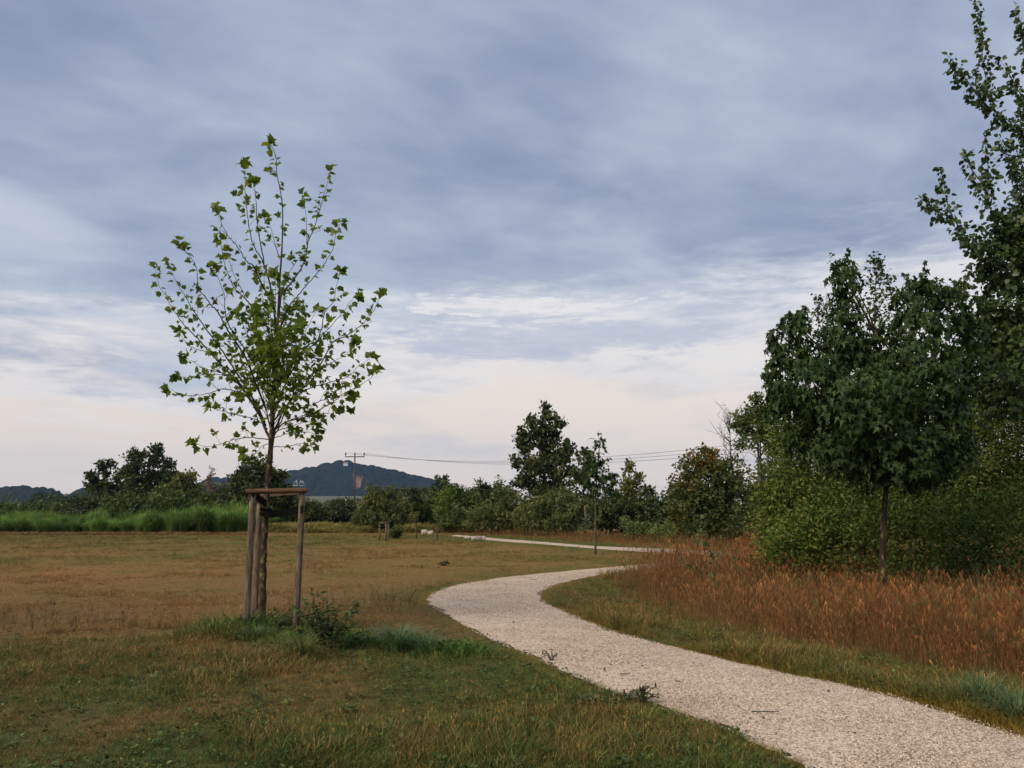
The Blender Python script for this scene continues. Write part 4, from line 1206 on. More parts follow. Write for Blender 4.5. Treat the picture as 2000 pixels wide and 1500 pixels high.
# ------------------------------------------------------------------ thicket of bushes behind the maple
THK = 'bushes of the thicket behind the maple'
thick = [
 ('leafy bush with yellow-tinged leaves at the left front corner of the thicket', 1540, 15.2, [(1530, 1085, 52, 62, 0), (1565, 1050, 60, 75, .3), (1505, 1110, 28, 35, -.2)], .18, ML_thick, OVAL_LEAF, .10),
 ('tall light green bush forming the left shoulder of the thicket', 1545, 17.0, [(1535, 930, 52, 85, 0), (1575, 880, 50, 70, .3), (1555, 1000, 75, 80, 0), (1512, 1000, 42, 70, .2), (1525, 835, 30, 50, .2), (1560, 810, 34, 50, .3)], .16, ML_thick, OVAL_LEAF, .09),
 ('dark bush directly behind and left of the maple trunk', 1650, 15.2, [(1640, 1070, 65, 75, 0), (1670, 1000, 75, 80, .4), (1620, 1130, 50, 45, 0)], -.05, ML_thick, OVAL_LEAF, .085),
 ('dense green bush filling the space just right of the maple trunk', 1785, 14.8, [(1780, 1070, 75, 80, 0), (1800, 1000, 90, 75, .4), (1760, 1120, 60, 45, -.2)], .03, ML_thick, OVAL_LEAF, .085),
 ('dark bush at the lower right edge of the photo', 1930, 14.0, [(1920, 1070, 85, 90, 0), (1980, 1050, 80, 110, .2), (1880, 1100, 60, 55, 0)], -.10, ML_thick, OVAL_LEAF, .085),
 ('high bush with brownish leaves between maple and poplar', 1930, 15.5, [(1920, 900, 75, 90, 0), (1975, 850, 70, 100, .3), (1900, 800, 45, 60, .2), (1960, 960, 80, 80, 0), (1950, 750, 55, 80, .2), (1995, 680, 60, 90, .3), (2040, 800, 60, 120, 0)], .12, ML_thick, OVAL_LEAF, .09),
 ('tall shaded bush behind the maple crown', 1720, 18.0, [(1720, 880, 110, 110, 0), (1640, 850, 60, 90, 0), (1810, 850, 90, 110, 0), (1700, 980, 130, 80, 0)], -.05, ML_thick, OVAL_LEAF, .10),
]
for k, (lab, x, Y, lb, ti, mt, lf, sz) in enumerate(thick):
    tree('thicket_bush', lab, 'bush', Y, x, [lobe(a, b_, c_, d_, Y, dd, t=ti) for a, b_, c_, d_, dd in lb], lf, sz, mt, THK, dens=430 if k >= 5 else 330, clump=14, seed=k, stems=5, trunk_r=.02, crown_name='foliage', shell=.45)

# ------------------------------------------------------------------ birches and sparse trees behind
BIR = 'sparse trees rising over the thicket'
tree('birch_tree', 'thin sparse birch top rising between the two humps of the maple', 'tree', 19, 1712, [lobe(1712, 540, 22, 48, 19, n=330), lobe(1715, 610, 28, 40, 19, n=300), lobe(1712, 505, 10, 18, 19, n=60), lobe(1740, 560, 10, 30, 19, n=80)], ROUND_LEAF, .075, ML_aspen, BIR, clump=3, seed=31, bark=M_bark_dark, shell=.1, trunk_r=.03)
tree('birch_tree', 'thin sparse birch showing left of the maple peak', 'tree', 20, 1606, [lobe(1606, 610, 18, 30, 20, n=170), lobe(1598, 585, 8, 15, 20, n=50), lobe(1612, 670, 20, 40, 20, n=200)], ROUND_LEAF, .075, ML_aspen, BIR, clump=3, seed=32, bark=M_bark_dark, shell=.1, trunk_r=.03)
YB = 27.0
bt = tree('birch_tree', 'slim birch with sparse round crown left of the thicket', 'tree', YB, 1483, [lobe(a, b_, c_, d_, YB, dd, n=nn) for a, b_, c_, d_, dd, nn in
     [(1478, 780, 13, 16, 0, 60), (1470, 810, 30, 25, .2, 190), (1500, 800, 25, 25, 0, 130), (1485, 840, 36, 25, 0, 240), (1440, 825, 12, 10, 0, 50), (1450, 840, 16, 12, 0, 70), (1505, 850, 30, 25, 0, 170), (1510, 890, 25, 40, 0, 180), (1460, 870, 20, 20, 0, 70)]],
     SPRAY, .17, ML_bush, BIR, clump=6, seed=33, trunk=[P(1483, 1100, YB) * np.array((1, 1, 0)) + (0, 0, -.05), P(1482, 980, YB), P(1481, 880, YB), P(1478, 770, YB)], trunk_r=.065, bark=M_bark_dark, shell=.25)
mb = MB()
ln = smoothline([P(1488, 1090, YB) * np.array((1, 1, 0)), P(1487, 960, YB + .1), P(1485, 860, YB), P(1492, 790, YB)], 6); mb.tube(ln, np.linspace(.05, .012, len(ln)), 7)
mb.build('second_trunk', M_bark_dark, bt, bt.location)
# bare tree
YT = 41.0
bb = np.array((P(1433, 1000, YT)[0], YT, 0))
bare_t = empty('bare_tree', bb, 'leafless grey tree with fine twigs beside the slim birch', 'tree', BIR)
rb_ = np.random.default_rng(4)
mb = MB(); tw = MB()
ln = smoothline([bb + (0, 0, -.05), P(1430, 930, YT), P(1427, 880, YT), P(1425, 830, YT)], 6)
mb.tube(ln, np.linspace(.06, .015, len(ln)), 6); mb.build('trunk', M_bark_dark, bare_t, bb)
for k in range(34):
    i0 = rb_.integers(7, len(ln)); s0 = ln[i0]
    e = s0 + np.array((rb_.normal(0, .55), rb_.normal(0, .4), rb_.uniform(.4, 1.3)))
    l2 = smoothline([s0, (s0 + e) / 2 + rb_.normal(0, .08, 3) - (0, 0, .1), e], 4); tw.tube(l2, np.linspace(.022, .006, len(l2)), 4)
    for j in range(3):
        s1 = l2[rb_.integers(3, len(l2))]; e1 = s1 + rb_.normal(0, .22, 3) + (0, 0, .22); tw.tube(np.array([s1, e1]), [.009, .005], 4)
tw.build('branches', M_bark_dark, bare_t, bb)
tree('autumn_tree', 'rounded bushy tree turning orange on its left side', 'tree', 37, 1385, [lobe(a, b_, c_, d_, 37, dd, t=ti) for a, b_, c_, d_, dd, ti in
     [(1325, 935, 16, 25, 0, .42), (1345, 915, 28, 28, 0, .30), (1385, 900, 30, 22, 0, .30), (1420, 925, 35, 35, .5, .02), (1375, 945, 50, 45, 0, .0), (1340, 975, 38, 40, 0, -.05), (1425, 985, 50, 50, -.4, -.22), (1375, 1005, 55, 35, 0, -.2), (1450, 960, 30, 45, .5, -.1)]],
     SPRAY, .26, ML_autumn, None, dens=26, clump=10, seed=34)

# ------------------------------------------------------------------ hedgerow of trees and bushes across the back
HED = 'trees and bushes of the background hedgerow'
def bg(kind, lab, cat, x, Y, lb, leaf, size, mat, seed, dens=9, clump=14, **kw):
    return tree(kind, lab, cat, Y, x, [lobe(q[0], q[1], q[2], q[3], Y, q[4] if len(q) > 4 else 0, t=q[5] if len(q) > 5 else 0) for q in lb], leaf, size, mat, HED, dens=dens * 1.9, clump=clump, seed=seed, crown_name='crown' if cat == 'tree' else 'foliage', **kw)
bg('poplar_tree', 'tall dark poplar, the highest tree of the background in mid-photo', 'tree', 1062, 76, [(1062, 800, 15, 22), (1052, 830, 26, 25), (1080, 835, 24, 28), (1045, 868, 30, 30), (1085, 875, 32, 32), (1022, 855, 11, 25), (1018, 890, 14, 30), (1065, 910, 40, 35), (1108, 895, 14, 32), (1105, 930, 22, 28), (1030, 925, 26, 30), (1070, 955, 48, 28), (1012, 945, 14, 12)], SPRAY, .55, ML_dark, 50, dens=3.6, clump=20, upright=.6, shell=.3, trunk_r=.3)
bg('dark_tree', 'small dark tree against the right flank of the tall poplar', 'tree', 1140, 60, [(1140, 895, 15, 18), (1142, 925, 20, 28), (1130, 950, 22, 25)], SPRAY, .42, ML_dark, 51, dens=7)
bg('birch_tree', 'yellowish slender birch beside the young lime tree', 'tree', 1232, 50, [(1228, 912, 12, 18, 0, .3), (1232, 940, 20, 25, 0, .25), (1228, 975, 28, 28, 0, .2), (1250, 975, 22, 28, 0, .0), (1268, 965, 10, 18, 0, .0)], SPRAY, .32, ML_willow, 52, dens=10, clump=9, shell=.3, upright=.4)
bg('dark_bush', 'dark bush right of the yellowish birch', 'bush', 1285, 47, [(1285, 995, 28, 24), (1262, 1005, 36, 34), (1310, 1005, 36, 30), (1300, 1018, 45, 25)], SPRAY, .34, ML_dark, 53, dens=11, stems=4)
bg('dark_bush', 'dark bush behind the thin trunk of the young lime tree', 'bush', 1200, 46, [(1195, 990, 32, 32), (1175, 1012, 40, 26), (1220, 1015, 35, 28)], SPRAY, .32, ML_dark, 54, dens=11, stems=4)
bg('willow_bush', 'broad olive willow bush under the tall poplar', 'bush', 1085, 54, [(1090, 990, 50, 36), (1050, 1002, 42, 30), (1125, 1000, 40, 34), (1085, 1015, 75, 24)], SPRAYN, .36, ML_willow, 55, dens=11, stems=6)
bg('willow_bush', 'olive bush with a sloping left side, left of the broad willow', 'bush', 985, 56, [(1000, 990, 30, 34), (970, 1005, 38, 27), (940, 1018, 34, 17), (1015, 1012, 30, 24)], SPRAYN, .36, ML_willow, 56, dens=11, stems=6)
bg('birch_tree', 'thin pale-green sapling tree left of the tall poplar', 'tree', 973, 68, [(972, 945, 9, 16), (974, 970, 16, 20), (990, 975, 12, 16)], SPRAY, .36, ML_bush, 57, dens=8, clump=6)
bg('dark_tree', 'rounded dark tree in the middle distance left of the sapling', 'tree', 938, 84, [(938, 955, 16, 14), (935, 975, 28, 20), (955, 985, 25, 20)], SPRAY, .48, ML_dark, 58, dens=7)
bg('dark_bush', 'large dark green bush between the yellow-green sapling and the sloping willow', 'bush', 895, 72, [(885, 975, 30, 28), (905, 990, 36, 26), (870, 1000, 36, 26), (920, 1005, 30, 22)], SPRAY, .42, ML_bush, 59, dens=9, stems=5)
bg('dark_tree', 'spiky dark treetop at the right foot of the big hill', 'tree', 858, 90, [(853, 945, 5, 18), (868, 945, 5, 20), (862, 968, 22, 20), (860, 985, 32, 20)], SPRAY, .45, ML_dark, 60, dens=8, clump=8, upright=.5)
bg('round_bush', 'low bright bush at the foot of the hedge behind the two saplings', 'bush', 880, 60, [(885, 1012, 30, 16), (910, 1014, 22, 14)], SPRAY, .34, ML_bush, 61, dens=12, stems=4)
bg('willow_bush', 'big dome-shaped olive willow right of the power pole', 'bush', 745, 63, [(740, 975, 30, 28, 0, .1), (760, 985, 34, 32, 0, .1), (722, 1000, 28, 30), (778, 1005, 26, 26), (748, 1010, 48, 24)], SPRAYN, .36, ML_willow, 62, dens=12, stems=6)
bg('conifer_tree', 'small dark reddish conifer-like tree right of the dome willow', 'tree', 808, 66, [(808, 958, 6, 10), (808, 972, 14, 10), (806, 988, 18, 12), (812, 1004, 18, 14)], SPRAY, .34, ML_dark, 63, dens=12, clump=7)
bg('round_bush', 'bush filling the gap between dome willow and dark conifer-like tree', 'bush', 815, 68, [(800, 1005, 30, 22), (835, 1002, 30, 26), (820, 1012, 40, 20)], SPRAY, .36, ML_bush, 64, dens=11, stems=5)
bg('dark_bush', 'dark bush at the foot of the power pole', 'bush', 672, 92, [(660, 1000, 24, 18), (690, 1005, 22, 16), (675, 1010, 30, 15)], SPRAY, .42, ML_dark, 65, dens=9, stems=4)
bg('dark_bush', 'dark bush seen just right of the right-hand stake', 'bush', 625, 90, [(615, 1000, 26, 18), (640, 1004, 24, 18), (620, 1010, 40, 15)], SPRAY, .42, ML_dark, 66, dens=9, stems=4)
bg('round_bush', 'pale green bush seen between the stakes', 'bush', 560, 88, [(565, 985, 30, 24), (545, 1000, 32, 22), (590, 1002, 25, 20)], SPRAY, .42, ML_bush, 67, dens=9, stems=4)
bg('dark_tree', 'dark broad tree standing behind the staked tree', 'tree', 498, 76, [(505, 915, 26, 22), (480, 935, 30, 25), (530, 930, 26, 26), (460, 945, 16, 14), (500, 955, 46, 35), (470, 980, 40, 30), (535, 975, 36, 34), (500, 1000, 55, 25)], SPRAY, .48, ML_dark, 68, dens=7)
bg('round_tree', 'left, smaller one of the twin dark trees over the reeds', 'tree', 205, 98, [(208, 912, 18, 14), (195, 935, 22, 18), (222, 938, 22, 22), (208, 962, 34, 26), (182, 950, 10, 16)], SPRAY, .58, ML_dark, 69, dens=3.6, clump=16, shell=.3, upright=.4)
bg('round_tree', 'large double-crowned dark tree rising over the reed bed', 'tree', 290, 96, [(272, 888, 14, 18), (262, 905, 20, 20), (306, 890, 20, 22), (300, 918, 30, 25), (265, 935, 32, 25), (328, 925, 22, 25), (290, 955, 50, 30), (340, 945, 14, 20), (300, 975, 60, 25)], SPRAY, .58, ML_dark, 70, dens=3.6, clump=16, shell=.3, upright=.4)
bg('olive_tree_crown', 'yellowish olive tree at the right of the large dark tree', 'tree', 358, 90, [(358, 945, 24, 22, 0, .15), (345, 970, 32, 25, 0, .1), (380, 975, 24, 26)], SPRAY, .5, ML_willow, 71, dens=7)
bg('slender_tree', 'thin reddish sapling in front of the far hill on the left', 'tree', 412, 86, [(413, 925, 5, 14), (408, 945, 7, 12), (412, 970, 8, 20)], SPRAY, .30, ML_pink, 72, dens=7, clump=4, trunk_r=.06)
bg('pale_tree', 'pale grey-green tree left of the dark broad tree', 'tree', 430, 96, [(430, 955, 18, 22), (430, 985, 20, 25)], SPRAY, .46, ML_pale, 73, dens=6, trunk_r=.2)
for k, (x, Y, y, w_, h_, lab) in enumerate([(20, 100, 1000, 44, 12, 'low green bush at the extreme left behind the reeds'), (105, 100, 998, 40, 14, 'second low green bush from the left edge behind the reeds'),
        (165, 95, 995, 36, 20, 'low bush under the smaller of the twin dark trees'), (250, 88, 990, 46, 24, 'green bush under the large double-crowned tree'), (330, 86, 988, 40, 24, 'bush under the yellowish olive tree'), (410, 86, 992, 34, 26, 'bush under the thin reddish sapling')]):
    bg('round_bush', lab, 'bush', x, Y, [(x - w_ * .35, y, w_ * .7, h_), (x + w_ * .4, y + 3, w_ * .7, h_), (x, y + 10, w_, h_)], SPRAY, .45, ML_bush if k != 2 else ML_dark, 80 + k, dens=9, stems=4)
# herbs / nettles at the foot of the hedge
HER = 'tall green herbs at the foot of the hedge'
for k, (x, Y, lb, lab) in enumerate([(1245, 43, [(1235, 1035, 25, 18), (1262, 1038, 26, 16)], 'leftmost clump of tall pale green herbs at the hedge foot'),
        (1315, 42, [(1300, 1038, 30, 18), (1335, 1034, 24, 22)], 'middle clump of tall green herbs at the hedge foot'),
        (1405, 40, [(1385, 1030, 30, 26), (1425, 1032, 32, 26), (1450, 1020, 22, 30)], 'clump of tall pale green herbs beside the thicket')]):
    tree('herb_clump', lab, 'herbs', Y, x, [lobe(a, b_, c_, d_, Y) for a, b_, c_, d_ in lb], SPRAYN, .26, ML_herb, HER, dens=24, clump=8, seed=90 + k, stems=7, trunk_r=.03, crown_name='foliage', upright=.9)

# ------------------------------------------------------------------ young planted trees in the meadow
YNG = 'young trees planted in the meadow'
Yl = G(1163, 1083)[1]
tree('young_tree', 'young dark green tree on a long thin trunk beside the far path', 'tree', Yl, 1163, [lobe(a, b_, c_, d_, Yl, dd) for a, b_, c_, d_, dd in [(1172, 862, 11, 14, 0), (1172, 890, 19, 20, 0), (1178, 920, 22, 24, .1), (1165, 935, 24, 24, -.1), (1168, 958, 24, 16, 0), (1192, 940, 10, 26, 0)]],
     MAPLE_LEAF, .17, ML_maple, YNG, dens=50, clump=7, seed=40, trunk=[G(1163, 1083) - (0, 0, .05), P(1163, 1000, Yl), P(1165, 940, Yl), P(1172, 860, Yl)], trunk_r=.045, droop=.5, bark=M_bark_grey)
Ys = G(853, 1058)[1]
tree('young_tree', 'small bright yellow-green sapling in front of the hedge', 'tree', Ys, 853, [lobe(a, b_, c_, d_, Ys) for a, b_, c_, d_ in [(872, 962, 11, 10), (866, 975, 17, 12), (862, 990, 14, 14), (856, 1004, 9, 10)]],
     SPRAY, .22, ML_lime, YNG, dens=26, clump=7, seed=41, trunk=[G(853, 1058) - (0, 0, .05), P(856, 1020, Ys), P(862, 990, Ys), P(870, 965, Ys)], trunk_r=.045)
Ys2 = G(813, 1052)[1]
tree('young_tree', 'small thin sapling with a dull brownish crown left of the yellow-green one', 'tree', Ys2, 813, [lobe(a, b_, c_, d_, Ys2, t=.3) for a, b_, c_, d_ in [(808, 1000, 10, 12), (812, 1012, 9, 10)]],
     SPRAY, .2, ML_autumn, YNG, dens=10, clump=5, seed=42, trunk=[G(813, 1052) - (0, 0, .05), P(813, 1025, Ys2), P(810, 1000, Ys2)], trunk_r=.05)
# saplings in the tall grass
SAP = 'saplings in the tall red grass'
def sapling(lab, base, stems, seed, leafsize=.085):
    rs = np.random.default_rng(seed)
    b0 = G(*base); Y = b0[1]
    root = empty('sapling', b0, lab, 'sapling', SAP)
    mb = MB(); ps, tp = [], []
    for s_ in stems:
        pts = [b0] + [P(a, b_, Y + rs.normal(0, .06)) for a, b_ in s_]
        ln = smoothline(pts, 7); mb.tube(ln, np.linspace(.010, .003, len(ln)), 5)
        n0 = len(ln)
        for i in range(n0 // 3, n0):
            if rs.random() < .85:
                dv = unit(rs.normal(0, 1, 3) + np.array((0, 0, .1))); ps.append(ln[i] + dv * .03); tp.append(dv)
    mb.build('stems', M_twig, root, b0)
    ps, tp = np.array(ps), np.array(tp)
    V, Fq, T = cloud(ROUND_LEAF[0], ROUND_LEAF[1], ps - b0, frames(tp, unit(rs.normal(0, .6, ps.shape) + np.array((0, -.4, .6)))), rs.uniform(.7, 1.3, len(ps)) * leafsize, rs.random(len(ps)))
    link('foliage', mesh_np('foliage', V, Fq, tint=T), root, ML_weed)
sapling('dark-leaved sapling with two leaning shoots standing in the tall red grass', (1397, 1178), [[(1392, 1140), (1360, 1112), (1325, 1096)], [(1396, 1120), (1390, 1085), (1375, 1062), (1362, 1030)], [(1398, 1130), (1402, 1110)]], 1)
sapling('smaller sapling in the red grass right of the two-shoot sapling', (1432, 1170), [[(1435, 1120), (1438, 1080)], [(1433, 1130), (1446, 1078)]], 2, .07)
sapling('tall weed with broad yellow-green leaves in front of the green herbs', (1366, 1090), [[(1364, 1050), (1358, 1020), (1354, 995)], [(1368, 1040), (1374, 1014)]], 3, .14)

# ------------------------------------------------------------------ weeds at the foot of the staked tree
def grass_tussock(name, lab, base, nb, h, spread, lean, mat, seed, wid=.008):
    b0 = G(*base)
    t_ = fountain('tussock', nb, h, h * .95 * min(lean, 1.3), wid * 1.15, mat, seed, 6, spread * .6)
    t_.name = name; t_.location = b0; col.objects.link(t_)
    return tag(t_, lab, 'grass tussock', 'grass tussocks beside the path')
grass_tussock('grass_tussock', 'arching blue-green grass tussock between the leafy weed and the path', (775, 1272), 190, .42, .16, 1.5, ML_tuss, 5)
grass_tussock('grass_tussock', 'yellow-green grass tussock spilling forward below the right stake', (590, 1290), 150, .36, .14, 1.5, ML_tussy, 6)
grass_tussock('grass_tussock', 'smaller blue-green tussock just right of the arching one', (835, 1275), 110, .28, .15, 1.3, ML_tuss, 7)
grass_tussock('grass_tussock', 'lush green tussock on the verge near the right edge of the photo', (1925, 1385), 190, .34, .16, 1.2, ML_tuss, 8, .007)
grass_tussock('grass_tussock', 'second lush tussock at the very right end of the verge', (1990, 1412), 150, .30, .14, 1.3, ML_tuss, 9, .007)
grass_tussock('grass_tussock', 'green tussock at the base of the left stakes', (500, 1250), 160, .22, .22, 1.1, ML_tuss, 10, .007)
def leafy_weed(lab, base, nst, h, spread, seed, lsize=.06, heads=True, dens=24):
    rs = np.random.default_rng(seed)
    b0 = G(*base)
    root = empty('leafy_weed', b0, lab, 'weed', 'weeds growing by the stakes and path edge')
    mb = MB(); ps, tp, hs = [], [], []
    for i in range(nst):
        a = rs.uniform(0, 6.28); rr = spread * math.sqrt(rs.random())
        s0 = b0 + np.array((math.cos(a), math.sin(a), 0)) * rr * .04
        e = b0 + np.array((math.cos(a) * rr, math.sin(a) * rr, h * rs.uniform(.3, 1.05) * (1 - .3 * (rr / spread) ** 2)))
        ln = smoothline([s0, (s0 + e) / 2 + (0, 0, .04), e], 5); mb.tube(ln, np.linspace(.004, .0018, len(ln)), 4)
        for j in range(dens):
            u = rs.uniform(.1, 1); p = np.array([np.interp(u * (len(ln) - 1), np.arange(len(ln)), ln[:, c_]) for c_ in range(3)])
            dv = unit(rs.normal(0, 1, 3) * np.array((1, 1, .4)) + np.array((0, 0, .25))); ps.append(p); tp.append(dv)
        hs.append(ln[-1])
    mb.build('stems', M_twig, root, b0)
    ps, tp = np.array(ps), np.array(tp)
    V, Fq, T = cloud(NARROW_LEAF[0] * np.array((1.5, 1, 1)), NARROW_LEAF[1], ps - b0, frames(tp, np.tile((0, 0, 1.), (len(ps), 1)) + rs.normal(0, .4, ps.shape)), rs.uniform(.6, 1.4, len(ps)) * lsize, rs.random(len(ps)))
    link('foliage', mesh_np('foliage', V, Fq, tint=T), root, ML_weed)
    if heads:
        for hpt in hs[:max(3, nst // 3)]:
            mh = MB(); mh.tube(np.array([hpt, hpt + (0, 0, .018), hpt + (0, 0, .036)]), [.006, .010, .004], 6)
            mh.build('seed_head', M_bark_dark, root, b0)
leafy_weed('dark bushy weed with upright leafy shoots right of the stakes', (640, 1272), 30, .86, .42, 1, .08, dens=28)
leafy_weed('low leafy weed wrapped round the left stakes', (485, 1240), 14, .32, .26, 2, .065)
leafy_weed('leafy weed between trunk and right stake', (545, 1238), 14, .34, .25, 3, .065)
leafy_weed('thin brown-headed weed at the path edge, right foreground', (1255, 1376), 16, .17, .16, 4, .035)
leafy_weed('thin weed with seed heads at the path edge further back', (1078, 1292), 8, .14, .14, 5, .025, dens=8)
leafy_weed('low green creeping weed on the edge of the gravel in the foreground', (1170, 1378), 22, .09, .34, 6, .05, heads=False)
leafy_weed('small dark weed on the dry meadow near the bend of the path', (865, 1106), 8, .14, .22, 8, .09, heads=False)

# ------------------------------------------------------------------ small things
# far stake frame without a tree
Yf = G(757, 1056)[1]
fb = G(752, 1056)
sup = empty('tree_support', fb, 'far small stake frame with top rails in the meadow beside a dark weed', 'tree support')
tps = []
for (bx_, by_, tx_, ty_) in ((741, 1055, 742, 1020), (754, 1057, 754, 1019), (759, 1054, 759, 1018)):
    b_ = G(bx_, by_); e_ = P(tx_, ty_, b_[1]); mb = MB(); mb.tube(np.array([b_ - (0, 0, .1), e_]), .05, 10); mb.build('stake', M_stake, sup, fb); tps.append(e_)
for a_, b_ in ((0, 1), (1, 2), (2, 0)):
    mb = MB(); p0, p1 = tps[a_] - (0, .06, .06), tps[b_] - (0, .06, .06); dv = unit(p1 - p0); mb.tube(np.array([p0 - dv * .1, p1 + dv * .1]), .045, 8); mb.build('rail', M_bark_dark, sup, fb)
mb = MB(); mb.tube(np.array([tps[0] - (0, .05, .28), tps[1] - (0, .05, .28)]), .035, 6); mb.build('strap', M_strap, sup, fb)
leafy_weed('dark weed growing beside the far small stake frame', (772, 1052), 22, .85, .55, 12, .22, heads=False)
# boulders
M_rock = solid_mat('pale_limestone', [(0.3, (0.28, 0.25, 0.21)), (0.6, (0.52, 0.48, 0.42)), (0.8, (0.66, 0.62, 0.56))], 3, bump=.5)
def boulder(lab, x, y, w_, h_, seed):
    rs = np.random.default_rng(seed)
    b0 = G(x, y); Y = b0[1]
    nu, nv = 10, 7
    V = []
    off = rs.uniform(0, 50)
    for j in range(nv):
        ph = math.pi * j / (nv - 1)
        for i in range(nu):
            th = 2 * math.pi * i / nu
            d = np.array((math.sin(ph) * math.cos(th), math.sin(ph) * math.sin(th), math.cos(ph)))
            k = .75 + .5 * float(fbm(np.array(d[0] * 1.3 + off), np.array(d[1] * 1.3 + d[2] * 1.7 + off), 3))
            V.append(np.sign(d) * np.abs(d) ** .75 * k * np.array((px(w_, Y) / 2, px(w_, Y) / 2.4, px(h_, Y) / 2)) + np.array((0, 0, px(h_, Y) * .42)))
    Fq = [(j * nu + i, (j + 1) * nu + i, (j + 1) * nu + (i + 1) % nu, j * nu + (i + 1) % nu) for j in range(nv - 1) for i in range(nu)]
    mb = MB(); mb.add(V, Fq)
    o = mb.build('boulder', M_rock, None, smooth=False); o.location = b0
    tag(o, lab, 'boulder', 'pale boulders beside the far path')
boulder('left pale boulder of the pair beside the yellow-green sapling', 829, 1043, 13, 9, 1)
boulder('right pale boulder of the pair beside the yellow-green sapling', 841, 1044, 12, 8, 2)
boulder('largest pale boulder at the left end of the far path', 934, 1055, 13, 9, 3)
boulder('small boulder touching the right side of the largest one', 944, 1054, 8, 8, 4)
boulder('dull brown boulder lying left of the largest one', 913, 1053, 12, 6, 5)
boulder('tiny boulder between the dull brown one and the largest', 924, 1055, 7, 5, 6)
# white marker post and birch pole
M_white = solid_mat('white_paint', [(0.3, (0.55, 0.54, 0.52)), (0.7, (0.72, 0.71, 0.68))], 5, bump=.1)
b0 = G(1021, 1038); mb = MB(); mb.tube(np.array([(0, 0, -.1), (0, 0, px(20, b0[1])), (0, 0, px(24, b0[1]))]), [.085, .08, .05], 10)
o = mb.build('marker_post', M_white); o.location = b0; tag(o, 'short white marker post at the hedge foot under the tall poplar', 'post')
b0 = G(1144, 1052); mb = MB(); mb.tube(np.array([(0, 0, -.1), (0.01, 0, 1.0), (-.02, 0, 2.0)]), [.05, .045, .04], 9); mb2 = MB(); mb2.box((0, 0, 0), (.1, .1, .1))
o = mb.build('thin_pole', M_stake); o.location = b0; tag(o, 'thin upright wooden pole left of the young tree by the far path', 'pole')
# twig and dead leaves on the path
def twig(lab, x, y, L, ang, seed):
    rs = np.random.default_rng(seed); b0 = G(x, y, .036); mb = MB()
    dv = np.array((math.cos(ang), math.sin(ang), 0))
    pts = np.array([dv * u * L + np.array((0, 0, .012)) + rs.normal(0, .006, 3) * np.array((1, 1, .3)) for u in np.linspace(-.5, .5, 6)])
    mb.tube(pts, np.linspace(.005, .0025, 6), 6); s0 = pts[3]; mb.tube(np.array([s0, s0 + np.array((dv[1], -dv[0], .1)) * L * .22 + dv * L * .12]), [.004, .002], 5)
    o = mb.build('twig', M_bark_dark); o.location = b0; tag(o, lab, 'twig')
twig('dark twig lying across the gravel in the right foreground', 1494, 1393, .22, .1, 1)
twig('short twig lying on the gravel near the middle of the path', 1222, 1319, .10, .4, 2)
twig('small dark twig on the gravel at the bend', 1043, 1133, .22, .0, 3)
twig('tiny twig on the gravel left of the short one', 1322, 1332, .07, 2.6, 4)

# ------------------------------------------------------------------ power line
M_pole = solid_mat('grey_pole_wood', [(0.3, (0.045, 0.043, 0.042)), (0.7, (0.08, 0.077, 0.074))], 3, bump=.2)
M_wire = solid_mat('dark_wire', [(0.3, (0.06, 0.06, 0.065)), (0.7, (0.09, 0.09, 0.095))], 3, bump=0, rough=.5)
YP = 112.0
pb = np.array((P(692, 1020, YP)[0], YP, 0)); ptop = P(693, 892, YP)
pole = empty('power_pole', pb, 'tall grey power pole with one crossarm in front of the big hill', 'power pole')
mb = MB(); mb.tube(np.array([pb - (0, 0, .3), (pb + ptop) / 2, ptop + (0, 0, .35)]), [.14, .12, .09], 12); mb.build('post', M_pole, pole, pb)
mb = MB(); mb.box(ptop - pb, (2.85, .13, .13)); mb.build('crossarm', M_pole, pole)
ins = []
for sx in (-1.35, 0, 1.35):
    c_ = ptop + np.array((sx, 0, .1)); mb = MB(); mb.tube(np.array([c_, c_ + (0, 0, .12), c_ + (0, 0, .2), c_ + (0, 0, .42), c_ + (0, 0, .48)]), [.05, .05, .10, .10, .05], 8)
    mb.build('insulator', M_pole, pole, pb); ins.append(c_ + (0, 0, .46))
for side_, lab_s in ((1, 'right'),):
    for k, nm in enumerate(('left', 'middle', 'right')):
        s0 = ins[k]
        e_ = P(2300, 730 + 16 * k, 46) if side_ > 0 else P(-420, 775 + 12 * k, 62)
        u = np.linspace(0, 1, 60)[:, None]
        ln = s0 * (1 - u) + e_ * u; ln[:, 2] -= (4 * u[:, 0] * (1 - u[:, 0])) * (2.9 if side_ > 0 else 1.6)
        mb = MB(); mb.tube(ln, .016 if side_ > 0 else .009, 5)
        o = mb.build('power_cable', M_wire); o['label'] = 'overhead wire running %s from the %s insulator of the power pole' % (lab_s, nm); o['category'] = 'cable'; o['group'] = 'overhead wires'
yb2 = 105.0
b0 = np.array((P(676, 1022, yb2)[0], yb2, 0)); mb = MB(); mb.tube(np.array([b0 - (0, 0, .2), P(676, 975, yb2)]), [.13, .10], 9)
o = mb.build('wooden_post', M_bark_birch, None, b0); o.location = b0; tag(o, 'short pale bare post left of the tall power pole', 'post')

